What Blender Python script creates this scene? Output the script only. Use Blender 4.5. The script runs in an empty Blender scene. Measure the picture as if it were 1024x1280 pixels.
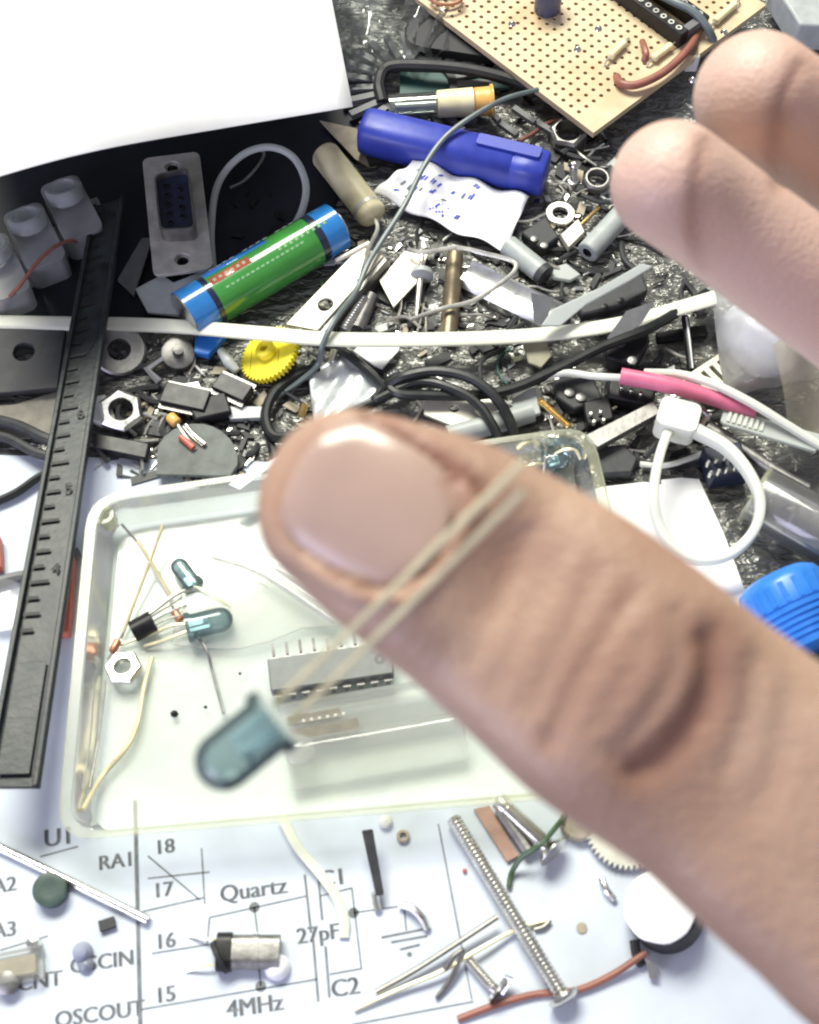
import bpy, math, random
import numpy as np
from mathutils import Vector
from mathutils.geometry import tessellate_polygon

random.seed(7)
rng = np.random.default_rng(7)
SC = bpy.context.scene
COL = SC.collection
MM = 0.001

# ------------------------------------------------------------------ camera
FPX = 1700.0                       # focal length in photo pixels (1024 x 1280)
PITCH = math.radians(62.0)         # below the horizontal
DIST = 279.0                       # mm to the desk along the view axis
CAM = np.array([0.0, 0.0, DIST * math.sin(PITCH)])
FWD = np.array([0.0, math.cos(PITCH), -math.sin(PITCH)])
UP = np.array([0.0, math.sin(PITCH), math.cos(PITCH)])
RIGHT = np.array([1.0, 0.0, 0.0])
cam_d = bpy.data.cameras.new("camera")
cam = bpy.data.objects.new("camera", cam_d)
COL.objects.link(cam)
SC.camera = cam
cam.location = CAM * MM
cam.rotation_euler = (math.pi / 2 - PITCH, 0, 0)
cam_d.sensor_fit = 'VERTICAL'
cam_d.sensor_height = 24.0
cam_d.lens = 24.0 * FPX / 1280.0
cam_d.clip_start = 0.004
cam_d.clip_end = 20.0
cam_d.dof.use_dof = True
cam_d.dof.focus_distance = 0.345
cam_d.dof.aperture_fstop = cam_d.lens / 1.4

# ------------------------------------------------------------------ light
world = bpy.data.worlds.new("World")
SC.world = world
world.use_nodes = True
bg = world.node_tree.nodes["Background"]
bg.inputs[0].default_value = (0.86, 0.86, 1.0, 1)
bg.inputs[1].default_value = 0.36

def area_light(name, loc, target, sx, sy, power, color):
    d = bpy.data.lights.new(name, 'AREA')
    d.shape = 'RECTANGLE'
    d.size, d.size_y, d.energy, d.color = sx, sy, power, color
    o = bpy.data.objects.new(name, d)
    COL.objects.link(o)
    o.location = loc
    o.rotation_euler = (Vector(target) - Vector(loc)).to_track_quat('-Z', 'Y').to_euler()
    return o

KEY_AZ, KEY_EL, KEY_D = math.radians(112), math.radians(56), 1.25
ctr = Vector((0, 0.13, 0))
kd = Vector((math.cos(KEY_AZ) * math.cos(KEY_EL), math.sin(KEY_AZ) * math.cos(KEY_EL), math.sin(KEY_EL)))
area_light("window_light", ctr + kd * KEY_D, ctr, 0.75, 0.38, 25.5, (1.0, 0.985, 0.86))
area_light("side_window_light", (-0.60, -0.66, 0.30), (0, 0.1, 0.1), 0.6, 0.40, 6.0, (0.74, 0.72, 1.0))
vs = SC.view_settings
vs.view_transform = 'Standard'
vs.look = 'None'
vs.gamma = 1.0
vs.exposure = 0.2
vs.use_curve_mapping = False
SC.cycles.max_bounces = 10
SC.cycles.transparent_max_bounces = 24
SC.cycles.transmission_bounces = 8
SC.cycles.use_denoising = True
SC.cycles.pixel_filter_type = 'BLACKMAN_HARRIS'
SC.cycles.filter_width = 2.0
SC.cycles.sample_clamp_indirect = 4.0

# ------------------------------------------------------------------ placing
def W(px, py, z=0.0):
    """point at height z (mm) seen at photo pixel px, py"""
    r = FWD * FPX + RIGHT * (px - 512.0) + UP * (640.0 - py)
    return CAM + r * ((z - CAM[2]) / r[2])

def D(px, py, d):
    """point at view depth d (mm) seen at photo pixel px, py"""
    return CAM + (FWD + RIGHT * ((px - 512.0) / FPX) + UP * ((640.0 - py) / FPX)) * d

def nrm(v):
    v = np.asarray(v, float)
    return v / max(1e-9, np.linalg.norm(v))

Z = np.array([0.0, 0.0, 1.0])

# ------------------------------------------------------------------ meshes
class MB:
    def __init__(self):
        self.v, self.f = [], []

    def add(self, vs_, fs):
        b = len(self.v)
        self.v += [tuple(map(float, p)) for p in vs_]
        self.f += [tuple(b + i for i in q) for q in fs]
        return self

    def quad(self, a, b, c, d):
        return self.add([a, b, c, d], [(0, 1, 2, 3)])

    def tube(self, pts, r, n=10, closed=False, k=6, flat=None, up=None, smooth=True):
        pts = [np.asarray(p, float) for p in pts]
        rr = list(r) if hasattr(r, '__len__') else [r] * len(pts)
        if smooth and len(pts) > 2:
            pts, rr = spline(pts, rr, k, closed)
        m = len(pts)
        tang = []
        for i in range(m):
            a = pts[i - 1] if (i > 0 or closed) else pts[i]
            b = pts[(i + 1) % m] if (i < m - 1 or closed) else pts[i]
            tang.append(nrm(b - a))
        ref = np.asarray(up, float) if up is not None else (Z if abs(tang[0][2]) < 0.9 else np.array([1.0, 0, 0]))
        u = nrm(np.cross(ref, tang[0]))
        vsx, fs = [], []
        for i in range(m):
            t = tang[i]
            if up is not None:
                u = nrm(np.cross(ref, t))
            else:
                u = nrm(u - t * np.dot(u, t))
            w = np.cross(t, u)
            for j in range(n):
                a = 2 * math.pi * (j + 0.5) / n
                if flat is None:
                    vsx.append(pts[i] + rr[i] * (math.cos(a) * u + math.sin(a) * w))
                else:
                    ca, sa = math.cos(a), math.sin(a)
                    e = 0.5
                    vsx.append(pts[i] + flat[0] * (rr[i]) * math.copysign(abs(ca) ** e, ca) * u + flat[1] * rr[i] * math.copysign(abs(sa) ** e, sa) * w)
        for i in range(m if closed else m - 1):
            for j in range(n):
                a, b = i * n + j, i * n + (j + 1) % n
                c, d = ((i + 1) % m) * n + (j + 1) % n, ((i + 1) % m) * n + j
                fs.append((a, b, c, d))
        if not closed:
            fs.append(tuple(range(n - 1, -1, -1)))
            fs.append(tuple(range((m - 1) * n, m * n)))
        return self.add(vsx, fs)

    def lathe(self, A, axis, prof, n=24, ref=None, fn=None, caps=True):
        A, t = np.asarray(A, float), nrm(axis)
        r0 = ref if ref is not None else (Z if abs(t[2]) < 0.9 else np.array([1.0, 0, 0]))
        u = nrm(np.cross(r0, t))
        w = np.cross(t, u)
        vsx, fs = [], []
        for (h, r) in prof:
            for j in range(n):
                a = 2 * math.pi * j / n
                q = max(r, 1e-3) * (fn(a, h) if fn else 1.0)
                vsx.append(A + t * h + q * (math.cos(a) * u + math.sin(a) * w))
        for i in range(len(prof) - 1):
            for j in range(n):
                a, b = i * n + j, i * n + (j + 1) % n
                fs.append((a, b, b + n, a + n))
        if caps:
            fs.append(tuple(range(n - 1, -1, -1)))
            fs.append(tuple(range((len(prof) - 1) * n, len(prof) * n)))
        return self.add(vsx, fs)

    def ring(self, C, axis, ro, ri, h, n=24, hexa=False, rot=0.0, ch=0.0):
        """washer (or hex nut) standing on C, along axis"""
        C, t = np.asarray(C, float), nrm(axis)
        u = nrm(np.cross(Z if abs(t[2]) < 0.9 else np.array([1.0, 0, 0]), t))
        w = np.cross(t, u)
        def out(a):
            if not hexa:
                return ro
            q = (a % (math.pi / 3)) - math.pi / 6
            return ro * math.cos(math.pi / 6) / math.cos(q)
        vsx, fs = [], []
        ch = ch or min(0.25 * h, 0.15 * ro)
        for lay in ((0, 'i', 0), (0, 'o', -ch), (ch, 'o', 0), (h - ch, 'o', 0), (h, 'o', -ch), (h, 'i', 0.3 * ch), (h - ch, 'i', 0)):
            for j in range(n):
                a = 2 * math.pi * j / n
                q = ri if lay[1] == 'i' else out(a) + lay[2]
                if lay[1] == 'i':
                    q = ri + lay[2]
                aa = a + rot
                vsx.append(C + t * lay[0] + q * (math.cos(aa) * u + math.sin(aa) * w))
        L = 7
        for i in range(L):
            for j in range(n):
                a, b = i * n + j, i * n + (j + 1) % n
                c, d = ((i + 1) % L) * n + (j + 1) % n, ((i + 1) % L) * n + j
                fs.append((a, b, c, d))
        return self.add(vsx, fs)

    def prism(self, O, U, V_, N, poly, h, holes=()):
        """poly (mm in U,V) extruded along N by h, with through holes"""
        O, U, V_, N = (np.asarray(q, float) for q in (O, U, V_, N))
        loops = [list(poly)] + [list(q) for q in holes]
        flat = [p for l in loops for p in l]
        tri = tessellate_polygon([[Vector((p[0], p[1], 0)) for p in l] for l in loops])
        n = len(flat)
        vsx = [O + U * p[0] + V_ * p[1] for p in flat] + [O + U * p[0] + V_ * p[1] + N * h for p in flat]
        fs = []
        for (a, b, c) in tri:
            fs.append((a, b, c))
            fs.append((n + c, n + b, n + a))
        s = 0
        for l in loops:
            m = len(l)
            for i in range(m):
                a, b = s + i, s + (i + 1) % m
                fs.append((a, b, n + b, n + a))
            s += m
        return self.add(vsx, fs)

    def slab(self, pts, h, holes=()):
        """polygon of world points (lying roughly flat) given thickness h upward"""
        pts = [np.asarray(p, float) for p in pts]
        O = pts[0]
        U = nrm(pts[1] - O)
        N = np.zeros(3)
        for i in range(len(pts)):
            a, b = pts[i] - O, pts[(i + 1) % len(pts)] - O
            N += np.cross(a, b)
        N = nrm(N)
        if N[2] < 0:
            N = -N
        V_ = np.cross(N, U)
        p2 = [(np.dot(p - O, U), np.dot(p - O, V_)) for p in pts]
        h2 = []
        for (c, r) in holes:
            d = np.asarray(c, float) - O
            cx, cy = np.dot(d, U), np.dot(d, V_)
            h2.append([(cx + r * math.cos(2 * math.pi * i / 14), cy + r * math.sin(2 * math.pi * i / 14)) for i in range(14)])
        return self.prism(O, U, V_, N, p2, h, h2)

    def box(self, C, U, V_, N, a, b, c):
        """box centred on C (bottom face) with half sizes a,b along U,V and height c along N"""
        return self.prism(C, U, V_, N, [(-a, -b), (a, -b), (a, b), (-a, b)], c)

    def patch(self, c00, c10, c11, c01, nu, nv, disp, thick=0.0):
        c00, c10, c11, c01 = (np.asarray(q, float) for q in (c00, c10, c11, c01))
        vsx, fs = [], []
        for i in range(nu + 1):
            for j in range(nv + 1):
                u, v = i / nu, j / nv
                p = (c00 * (1 - u) * (1 - v) + c10 * u * (1 - v) + c11 * u * v + c01 * (1 - u) * v)
                vsx.append(p + np.asarray(disp(u, v), float))
        for i in range(nu):
            for j in range(nv):
                a = i * (nv + 1) + j
                fs.append((a, a + nv + 1, a + nv + 2, a + 1))
        return self.add(vsx, fs)


def spline(pts, rr, k, closed=False):
    n = len(pts)
    op, orr = [], []
    segs = n if closed else n - 1
    for i in range(segs):
        if closed:
            p0, p1, p2, p3 = pts[i - 1], pts[i], pts[(i + 1) % n], pts[(i + 2) % n]
        else:
            p1, p2 = pts[i], pts[i + 1]
            p0 = pts[i - 1] if i > 0 else 2 * p1 - p2
            p3 = pts[i + 2] if i + 2 < n else 2 * p2 - p1
        for q in range(k):
            t = q / k
            op.append(0.5 * (2 * p1 + (p2 - p0) * t + (2 * p0 - 5 * p1 + 4 * p2 - p3) * t * t + (3 * p1 - p0 - 3 * p2 + p3) * t ** 3))
            orr.append(rr[i] * (1 - t) + rr[(i + 1) % n] * t)
    if not closed:
        op.append(pts[-1])
        orr.append(rr[-1])
    return op, orr


def rrect(w, h, r, n=5):
    """rounded rectangle, half sizes w,h"""
    out = []
    for (cx, cy, a0) in ((w - r, h - r, 0), (-w + r, h - r, 90), (-w + r, -h + r, 180), (w - r, -h + r, 270)):
        for i in range(n + 1):
            a = math.radians(a0 + 90 * i / n)
            out.append((cx + r * math.cos(a), cy + r * math.sin(a)))
    return out


# ------------------------------------------------------------------ objects
def link_mesh(name, mb, mat, parent=None, angle=38, bevel=0.0, solid=0.0, subsurf=0, origin=None):
    vv = np.array(mb.v, float)
    if parent is not None:
        org = np.array(parent['_o'][:]) if '_o' in parent else np.zeros(3)
    else:
        org = origin if origin is not None else np.array([vv[:, 0].mean(), vv[:, 1].mean(), vv[:, 2].min()])
    me = bpy.data.meshes.new(name)
    me.from_pydata([tuple(p) for p in (vv - org) * MM], [], mb.f)
    me.validate()
    me.update()
    import bmesh
    bm = bmesh.new()
    bm.from_mesh(me)
    bmesh.ops.recalc_face_normals(bm, faces=bm.faces)
    bm.to_mesh(me)
    bm.free()
    me.polygons.foreach_set('use_smooth', [True] * len(me.polygons))
    me.set_sharp_from_angle(angle=math.radians(angle))
    if mat is not None:
        me.materials.append(mat)
    o = bpy.data.objects.new(name, me)
    COL.objects.link(o)
    if parent is not None:
        o.parent = parent
    else:
        o.location = org * MM
    o['_o'] = [float(q) for q in org]
    if solid:
        m = o.modifiers.new('solid', 'SOLIDIFY')
        m.thickness = solid * MM
        m.offset = -1
    if bevel:
        m = o.modifiers.new('bevel', 'BEVEL')
        m.width = bevel * MM
        m.segments = 2
        m.limit_method = 'ANGLE'
        m.angle_limit = math.radians(40)
    if subsurf:
        m = o.modifiers.new('sub', 'SUBSURF')
        m.levels = m.render_levels = subsurf
    return o


def T(name, label, cat, at, group=None):
    o = bpy.data.objects.new(name, None)
    o.empty_display_size = 0.002
    COL.objects.link(o)
    o.location = np.asarray(at, float) * MM
    o['_o'] = [float(q) for q in at]
    o['label'], o['category'] = label, cat
    if group:
        o['group'] = group
    return o


def S(name, label, cat, mb, mat, group=None, **kw):
    o = link_mesh(name, mb, mat, None, **kw)
    o['label'], o['category'] = label, cat
    if group:
        o['group'] = group
    return o


def P(name, mb, mat, parent, **kw):
    return link_mesh(name, mb, mat, parent, **kw)


def K(name, mb, mat, kind, **kw):
    o = link_mesh(name, mb, mat, None, **kw)
    o['kind'] = kind
    return o


def text_mb(s, O, U, V_, h, center=True, bold=0.0):
    c = bpy.data.curves.new('print', 'FONT')
    c.body = s
    c.size = 1.0
    c.resolution_u = 3
    if center:
        c.align_x = 'CENTER'
        c.align_y = 'CENTER'
    o = bpy.data.objects.new('print', c)
    COL.objects.link(o)
    dg = bpy.context.evaluated_depsgraph_get()
    me = bpy.data.meshes.new_from_object(o.evaluated_get(dg))
    mb = MB()
    O, U, V_ = (np.asarray(q, float) for q in (O, U, V_))
    k = h / 0.70
    for q in ((0, 1, -1) if bold else (0,)):
        mb.add([O + U * (v.co.x * k + q * bold * h) + V_ * v.co.y * k + np.cross(U, V_) * 0.006 * abs(q + 0.5) for v in me.vertices], [tuple(p.vertices) for p in me.polygons])
    bpy.data.objects.remove(o)
    bpy.data.meshes.remove(me)
    bpy.data.curves.remove(c)
    return mb


# ------------------------------------------------------------------ materials
def base_mat(name):
    m = bpy.data.materials.new(name)
    m.use_nodes = True
    nt = m.node_tree
    return m, nt, nt.nodes['Principled BSDF']


def pm(name, col, rough=0.45, metal=0.0, var=0.12, scale=350.0, bump=0.0, bscale=900.0, spec=0.5, sss=0.0, dirt=None, trans=0.0, coat=0.0):
    m, nt, b = base_mat(name)
    N, L = nt.nodes, nt.links
    tc = N.new('ShaderNodeTexCoord')
    no = N.new('ShaderNodeTexNoise')
    no.inputs['Scale'].default_value = scale
    no.inputs['Detail'].default_value = 5
    L.new(tc.outputs['Object'], no.inputs['Vector'])
    cr = N.new('ShaderNodeValToRGB')
    c = np.array(col)
    lo = np.clip(c * (1 - var * 1.6), 0, 1)
    hi = np.clip(c * (1 + var), 0, 1)
    cr.color_ramp.elements[0].position = 0.3
    cr.color_ramp.elements[0].color = (*lo, 1)
    cr.color_ramp.elements[1].position = 0.7
    cr.color_ramp.elements[1].color = (*hi, 1)
    L.new(no.outputs['Fac'], cr.inputs['Fac'])
    src = cr.outputs['Color']
    if dirt is not None:
        n2 = N.new('ShaderNodeTexNoise')
        n2.inputs['Scale'].default_value = scale * 0.35
        n2.inputs['Detail'].default_value = 7
        L.new(tc.outputs['Object'], n2.inputs['Vector'])
        r2 = N.new('ShaderNodeMapRange')
        r2.inputs[1].default_value, r2.inputs[2].default_value = 0.52, 0.72
        L.new(n2.outputs['Fac'], r2.inputs[0])
        mx = N.new('ShaderNodeMix')
        mx.data_type = 'RGBA'
        L.new(r2.outputs[0], mx.inputs[0])
        L.new(src, mx.inputs[6])
        mx.inputs[7].default_value = (*dirt, 1)
        src = mx.outputs[2]
    L.new(src, b.inputs['Base Color'])
    rr = N.new('ShaderNodeMapRange')
    rr.inputs[3].default_value = max(0.03, rough - 0.12)
    rr.inputs[4].default_value = min(1.0, rough + 0.12)
    L.new(no.outputs['Fac'], rr.inputs[0])
    L.new(rr.outputs[0], b.inputs['Roughness'])
    b.inputs['Metallic'].default_value = metal
    b.inputs['Specular IOR Level'].default_value = spec
    if sss:
        b.inputs['Subsurface Weight'].default_value = sss
        b.inputs['Subsurface Radius'].default_value = (0.9, 0.8, 0.7)
        b.inputs['Subsurface Scale'].default_value = 0.0015
    if trans:
        b.inputs['Transmission Weight'].default_value = trans
    if coat:
        b.inputs['Coat Weight'].default_value = coat
        b.inputs['Coat Roughness'].default_value = 0.06
    if bump:
        nb = N.new('ShaderNodeTexNoise')
        nb.inputs['Scale'].default_value = bscale
        nb.inputs['Detail'].default_value = 4
        L.new(tc.outputs['Object'], nb.inputs['Vector'])
        bp = N.new('ShaderNodeBump')
        bp.inputs['Strength'].default_value = bump
        bp.inputs['Distance'].default_value = 0.0004
        L.new(nb.outputs['Fac'], bp.inputs['Height'])
        L.new(bp.outputs[0], b.inputs['Normal'])
    return m


def clear(name, tint=(0.95, 0.98, 0.95), milky=0.15, milk=(0.8, 0.85, 0.8), rough=0.08, refl=1.0, ior=1.45, wav=0.0):
    """clear plastic sheet: see-through with a Fresnel gloss and a little haze in the body"""
    m = bpy.data.materials.new(name)
    m.use_nodes = True
    nt = m.node_tree
    N, L = nt.nodes, nt.links
    N.remove(N['Principled BSDF'])
    out = N['Material Output']
    tr = N.new('ShaderNodeBsdfTransparent')
    tr.inputs[0].default_value = (*tint, 1)
    df = N.new('ShaderNodeBsdfDiffuse')
    df.inputs[0].default_value = (*milk, 1)
    tl = N.new('ShaderNodeBsdfTranslucent')
    tl.inputs[0].default_value = (*milk, 1)
    m0 = N.new('ShaderNodeMixShader')
    m0.inputs[0].default_value = 0.5
    L.new(df.outputs[0], m0.inputs[1])
    L.new(tl.outputs[0], m0.inputs[2])
    m1 = N.new('ShaderNodeMixShader')
    tc = N.new('ShaderNodeTexCoord')
    no = N.new('ShaderNodeTexNoise')
    no.inputs['Scale'].default_value = 120
    no.inputs['Detail'].default_value = 6
    L.new(tc.outputs['Object'], no.inputs['Vector'])
    mr = N.new('ShaderNodeMapRange')
    mr.inputs[3].default_value = milky * 0.55
    mr.inputs[4].default_value = min(1, milky * 1.45)
    L.new(no.outputs['Fac'], mr.inputs[0])
    L.new(mr.outputs[0], m1.inputs[0])
    L.new(tr.outputs[0], m1.inputs[1])
    L.new(m0.outputs[0], m1.inputs[2])
    gl = N.new('ShaderNodeBsdfGlossy')
    gl.inputs['Roughness'].default_value = rough
    fr = N.new('ShaderNodeFresnel')
    fr.inputs[0].default_value = ior
    if wav:
        bp = N.new('ShaderNodeBump')
        bp.inputs['Strength'].default_value = wav
        bp.inputs['Distance'].default_value = 0.001
        L.new(no.outputs['Fac'], bp.inputs['Height'])
        L.new(bp.outputs[0], gl.inputs['Normal'])
        L.new(bp.outputs[0], fr.inputs['Normal'])
    mu = N.new('ShaderNodeMath')
    mu.operation = 'MULTIPLY'
    mu.inputs[1].default_value = refl
    L.new(fr.outputs[0], mu.inputs[0])
    m2 = N.new('ShaderNodeMixShader')
    L.new(mu.outputs[0], m2.inputs[0])
    L.new(m1.outputs[0], m2.inputs[1])
    L.new(gl.outputs[0], m2.inputs[2])
    L.new(m2.outputs[0], out.inputs[0])
    return m


def nylon(name, col, through=0.35, rough=0.35):
    """milky nylon or polythene: diffuse with light coming through and a soft gloss"""
    m, nt, b = base_mat(name)
    N, L = nt.nodes, nt.links
    b.inputs['Base Color'].default_value = (*col, 1)
    b.inputs['Roughness'].default_value = rough
    b.inputs['Subsurface Weight'].default_value = 0.25
    b.inputs['Subsurface Radius'].default_value = (1, 1, 1)
    b.inputs['Subsurface Scale'].default_value = 0.001
    tl = N.new('ShaderNodeBsdfTranslucent')
    tl.inputs[0].default_value = (*col, 1)
    tc = N.new('ShaderNodeTexCoord')
    no = N.new('ShaderNodeTexNoise')
    no.inputs['Scale'].default_value = 220
    L.new(tc.outputs['Object'], no.inputs['Vector'])
    bp = N.new('ShaderNodeBump')
    bp.inputs['Strength'].default_value = 0.12
    bp.inputs['Distance'].default_value = 0.0004
    L.new(no.outputs['Fac'], bp.inputs['Height'])
    L.new(bp.outputs[0], b.inputs['Normal'])
    mx = N.new('ShaderNodeMixShader')
    mx.inputs[0].default_value = through
    L.new(b.outputs[0], mx.inputs[1])
    L.new(tl.outputs[0], mx.inputs[2])
    L.new(mx.outputs[0], N['Material Output'].inputs[0])
    return m


def mat_black_mat():
    m, nt, b = base_mat('embossed_black_vinyl')
    N, L = nt.nodes, nt.links
    b.inputs['Base Color'].default_value = (0.135, 0.137, 0.125, 1)
    b.inputs['Metallic'].default_value = 0.55
    b.inputs['Specular IOR Level'].default_value = 0.9
    tc = N.new('ShaderNodeTexCoord')
    mp = N.new('ShaderNodeMapping')
    mp.inputs['Rotation'].default_value = (0, 0, math.radians(-14))
    mp.inputs['Scale'].default_value = (1.0, 2.1, 1.0)
    L.new(tc.outputs['Object'], mp.inputs[0])
    n1 = N.new('ShaderNodeTexNoise')
    n1.inputs['Scale'].default_value = 250
    n1.inputs['Detail'].default_value = 3
    n1.inputs['Distortion'].default_value = 1.2
    L.new(mp.outputs[0], n1.inputs['Vector'])
    vo = N.new('ShaderNodeTexVoronoi')
    vo.inputs['Scale'].default_value = 210
    L.new(mp.outputs[0], vo.inputs['Vector'])
    ad = N.new('ShaderNodeMath')
    ad.operation = 'MULTIPLY_ADD'
    ad.inputs[1].default_value = 0.7
    L.new(vo.outputs['Distance'], ad.inputs[0])
    L.new(n1.outputs['Fac'], ad.inputs[2])
    bp = N.new('ShaderNodeBump')
    bp.inputs['Strength'].default_value = 0.75
    bp.inputs['Distance'].default_value = 0.0016
    L.new(ad.outputs[0], bp.inputs['Height'])
    L.new(bp.outputs[0], b.inputs['Normal'])
    n2 = N.new('ShaderNodeTexNoise')
    n2.inputs['Scale'].default_value = 60
    L.new(tc.outputs['Object'], n2.inputs['Vector'])
    mr = N.new('ShaderNodeMapRange')
    mr.inputs[3].default_value, mr.inputs[4].default_value = 0.26, 0.46
    L.new(n2.outputs['Fac'], mr.inputs[0])
    L.new(mr.outputs[0], b.inputs['Roughness'])
    b.inputs['Coat Weight'].default_value = 0.6
    b.inputs['Coat Roughness'].default_value = 0.22
    L.new(bp.outputs[0], b.inputs['Coat Normal'])
    return m


M = {}
M['mat'] = mat_black_mat()
M['paper'] = pm('white_paper', (0.80, 0.81, 0.82), 0.75, var=0.03, scale=120, bump=0.05)
M['sheet'] = pm('printed_paper', (0.57, 0.63, 0.71), 0.7, var=0.07, scale=60, bump=0.08, bscale=300)
M['ink'] = pm('grey_ink', (0.16, 0.17, 0.18), 0.7, var=0.25, scale=600)
M['steel'] = pm('steel', (0.58, 0.58, 0.57), 0.3, 1.0, var=0.15, scale=500, bump=0.06)
M['zinc'] = pm('zinc_plate', (0.72, 0.71, 0.66), 0.22, 1.0, var=0.12, scale=300)
M['dullsteel'] = pm('dull_steel', (0.30, 0.295, 0.28), 0.48, 1.0, var=0.2, scale=300, bump=0.15)
M['alu'] = pm('aluminium', (0.74, 0.75, 0.72), 0.32, 1.0, var=0.1, scale=300)
M['brass'] = pm('brass', (0.78, 0.56, 0.22), 0.25, 1.0, var=0.15)
M['tin'] = pm('tinned_wire', (0.80, 0.79, 0.70), 0.3, 0.85, var=0.1)
M['lead'] = pm('component_lead', (0.84, 0.78, 0.50), 0.32, 0.5, var=0.08)
M['blackplastic'] = pm('black_plastic', (0.012, 0.012, 0.014), 0.4, var=0.3, bump=0.08, spec=0.3)
M['greyplastic'] = pm('grey_plastic', (0.13, 0.135, 0.14), 0.45, var=0.1)
M['palegrey'] = pm('pale_grey_plastic', (0.36, 0.39, 0.38), 0.42, var=0.08)
M['cable'] = pm('black_cable', (0.014, 0.016, 0.016), 0.38, var=0.2, spec=0.35)
M['darkgrey'] = pm('dark_grey', (0.045, 0.047, 0.05), 0.5, var=0.2, bump=0.1, spec=0.3)
M['cream'] = pm('cream_enamel', (0.74, 0.68, 0.42), 0.45, var=0.08)
M['creammetal'] = pm('cream_plate', (0.62, 0.60, 0.50), 0.42, 0.25, var=0.1)
M['pen'] = pm('blue_plastic', (0.028, 0.048, 0.36), 0.42, var=0.08, bump=0.05)
M['cap'] = pm('bright_blue_plastic', (0.03, 0.20, 0.66), 0.35, var=0.08)
M['batgreen'] = pm('green_label', (0.045, 0.26, 0.045), 0.2, var=0.12, coat=0.7, scale=120)
M['batblue'] = pm('blue_label', (0.02, 0.19, 0.52), 0.2, var=0.06, coat=0.7)
M['batdark'] = pm('navy_label', (0.012, 0.02, 0.05), 0.2, var=0.1, coat=0.6)
M['batred'] = pm('rust_label', (0.42, 0.10, 0.05), 0.25, var=0.15, coat=0.5)
M['whiteink'] = pm('white_print', (0.7, 0.72, 0.74), 0.4, var=0.05)
M['greenink'] = pm('pale_green_print', (0.22, 0.45, 0.2), 0.4, var=0.05)
M['yellow'] = pm('yellow_plastic', (0.86, 0.74, 0.05), 0.38, var=0.05, sss=0.15)
M['tan'] = pm('phenolic_board', (0.58, 0.47, 0.30), 0.5, var=0.09, scale=200, dirt=(0.5, 0.36, 0.2))
M['redwire'] = pm('red_wire', (0.27, 0.10, 0.07), 0.45, var=0.1)
M['greywire'] = pm('grey_wire', (0.13, 0.16, 0.16), 0.4, var=0.1)
M['pink'] = pm('pink_sleeve', (0.62, 0.16, 0.27), 0.4, var=0.06, sss=0.2)
M['orange'] = pm('amber_plastic', (0.72, 0.42, 0.12), 0.35, var=0.1)
M['tape'] = clear('packing_tape', (0.88, 0.83, 0.72), 0.3, (0.6, 0.55, 0.45), 0.4)
M['nylon'] = nylon('white_nylon', (0.80, 0.82, 0.76), 0.3)
M['nylonthin'] = nylon('translucent_nylon', (0.66, 0.70, 0.68), 0.45)
M['strap'] = nylon('strap_nylon', (0.82, 0.84, 0.72), 0.25)
M['tray'] = clear('tray_plastic', (0.97, 0.985, 0.95), 0.40, (0.90, 0.92, 0.76), 0.14, 0.8, 1.45, 0.08)
M['trayrim'] = clear('tray_rim_plastic', (0.96, 0.98, 0.92), 0.34, (0.86, 0.88, 0.64), 0.16, 0.8)
M['acrylic'] = clear('clear_acrylic', (0.99, 0.995, 0.985), 0.16, (0.97, 0.98, 0.93), 0.07, 0.7, 1.5)
M['film'] = clear('crumpled_film', (0.94, 0.96, 0.95), 0.10, (0.7, 0.75, 0.75), 0.1, 1.2, 1.5, 0.2)
M['film2'] = clear('clear_film', (0.97, 0.975, 0.97), 0.14, (0.88, 0.88, 0.88), 0.12, 1.0, 1.48, 0.05)
M['lednd'] = clear('smoky_teal_epoxy', (0.66, 0.76, 0.78), 0.32, (0.32, 0.44, 0.46), 0.08, 1.2, 1.48)
M['ledcore'] = pm('led_core', (0.62, 0.80, 0.82), 0.3, 0.3, var=0.1)
M['glass'] = clear('small_glass', (0.92, 0.95, 0.93), 0.12, (0.7, 0.75, 0.7), 0.04, 1.6, 1.5)
M['gear'] = pm('pale_gear_plastic', (0.60, 0.60, 0.50), 0.45, var=0.06, sss=0.2)
M['ruler'] = pm('dark_ruler', (0.026, 0.032, 0.034), 0.34, 0.0, var=0.3, scale=220, bump=0.15, spec=0.22)
M['rulermark'] = pm('ruler_mark', (0.006, 0.007, 0.008), 0.6, var=0.1)
M['dsubblue'] = pm('connector_insert', (0.012, 0.018, 0.045), 0.45, var=0.2)
M['copper'] = pm('copper', (0.55, 0.25, 0.15), 0.4, 0.7, var=0.2)
M['tanpaper'] = pm('tan_card', (0.40, 0.35, 0.26), 0.7, var=0.15)
M['blueprint'] = pm('blue_print', (0.05, 0.09, 0.55), 0.6, var=0.2, scale=500)
M['whiteglossy'] = pm('white_glossy', (0.78, 0.79, 0.84), 0.25, var=0.03, sss=0.2)
M['chip'] = pm('chip_epoxy', (0.17, 0.185, 0.17), 0.5, var=0.15)
M['chipdot'] = pm('chip_dimple', (0.05, 0.055, 0.055), 0.35, var=0.15)
M['redplastic'] = pm('red_plastic', (0.50, 0.12, 0.08), 0.4, var=0.12)
M['sponge'] = pm('white_felt', (0.86, 0.86, 0.84), 0.8, var=0.04, bump=0.2)
M['rubber'] = pm('black_rubber', (0.015, 0.015, 0.018), 0.6, var=0.2)
M['wrapfilm'] = clear('hazy_film', (0.97, 0.975, 0.97), 0.42, (0.92, 0.92, 0.92), 0.14, 1.2, 1.48, 0.1)
M['frost'] = clear('frosted_plastic', (0.80, 0.83, 0.84), 0.5, (0.78, 0.82, 0.84), 0.25, 1.0)
M['dullpaper'] = pm('dull_paper', (0.34, 0.32, 0.27), 0.8, var=0.15, bump=0.2, bscale=200)
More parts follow.
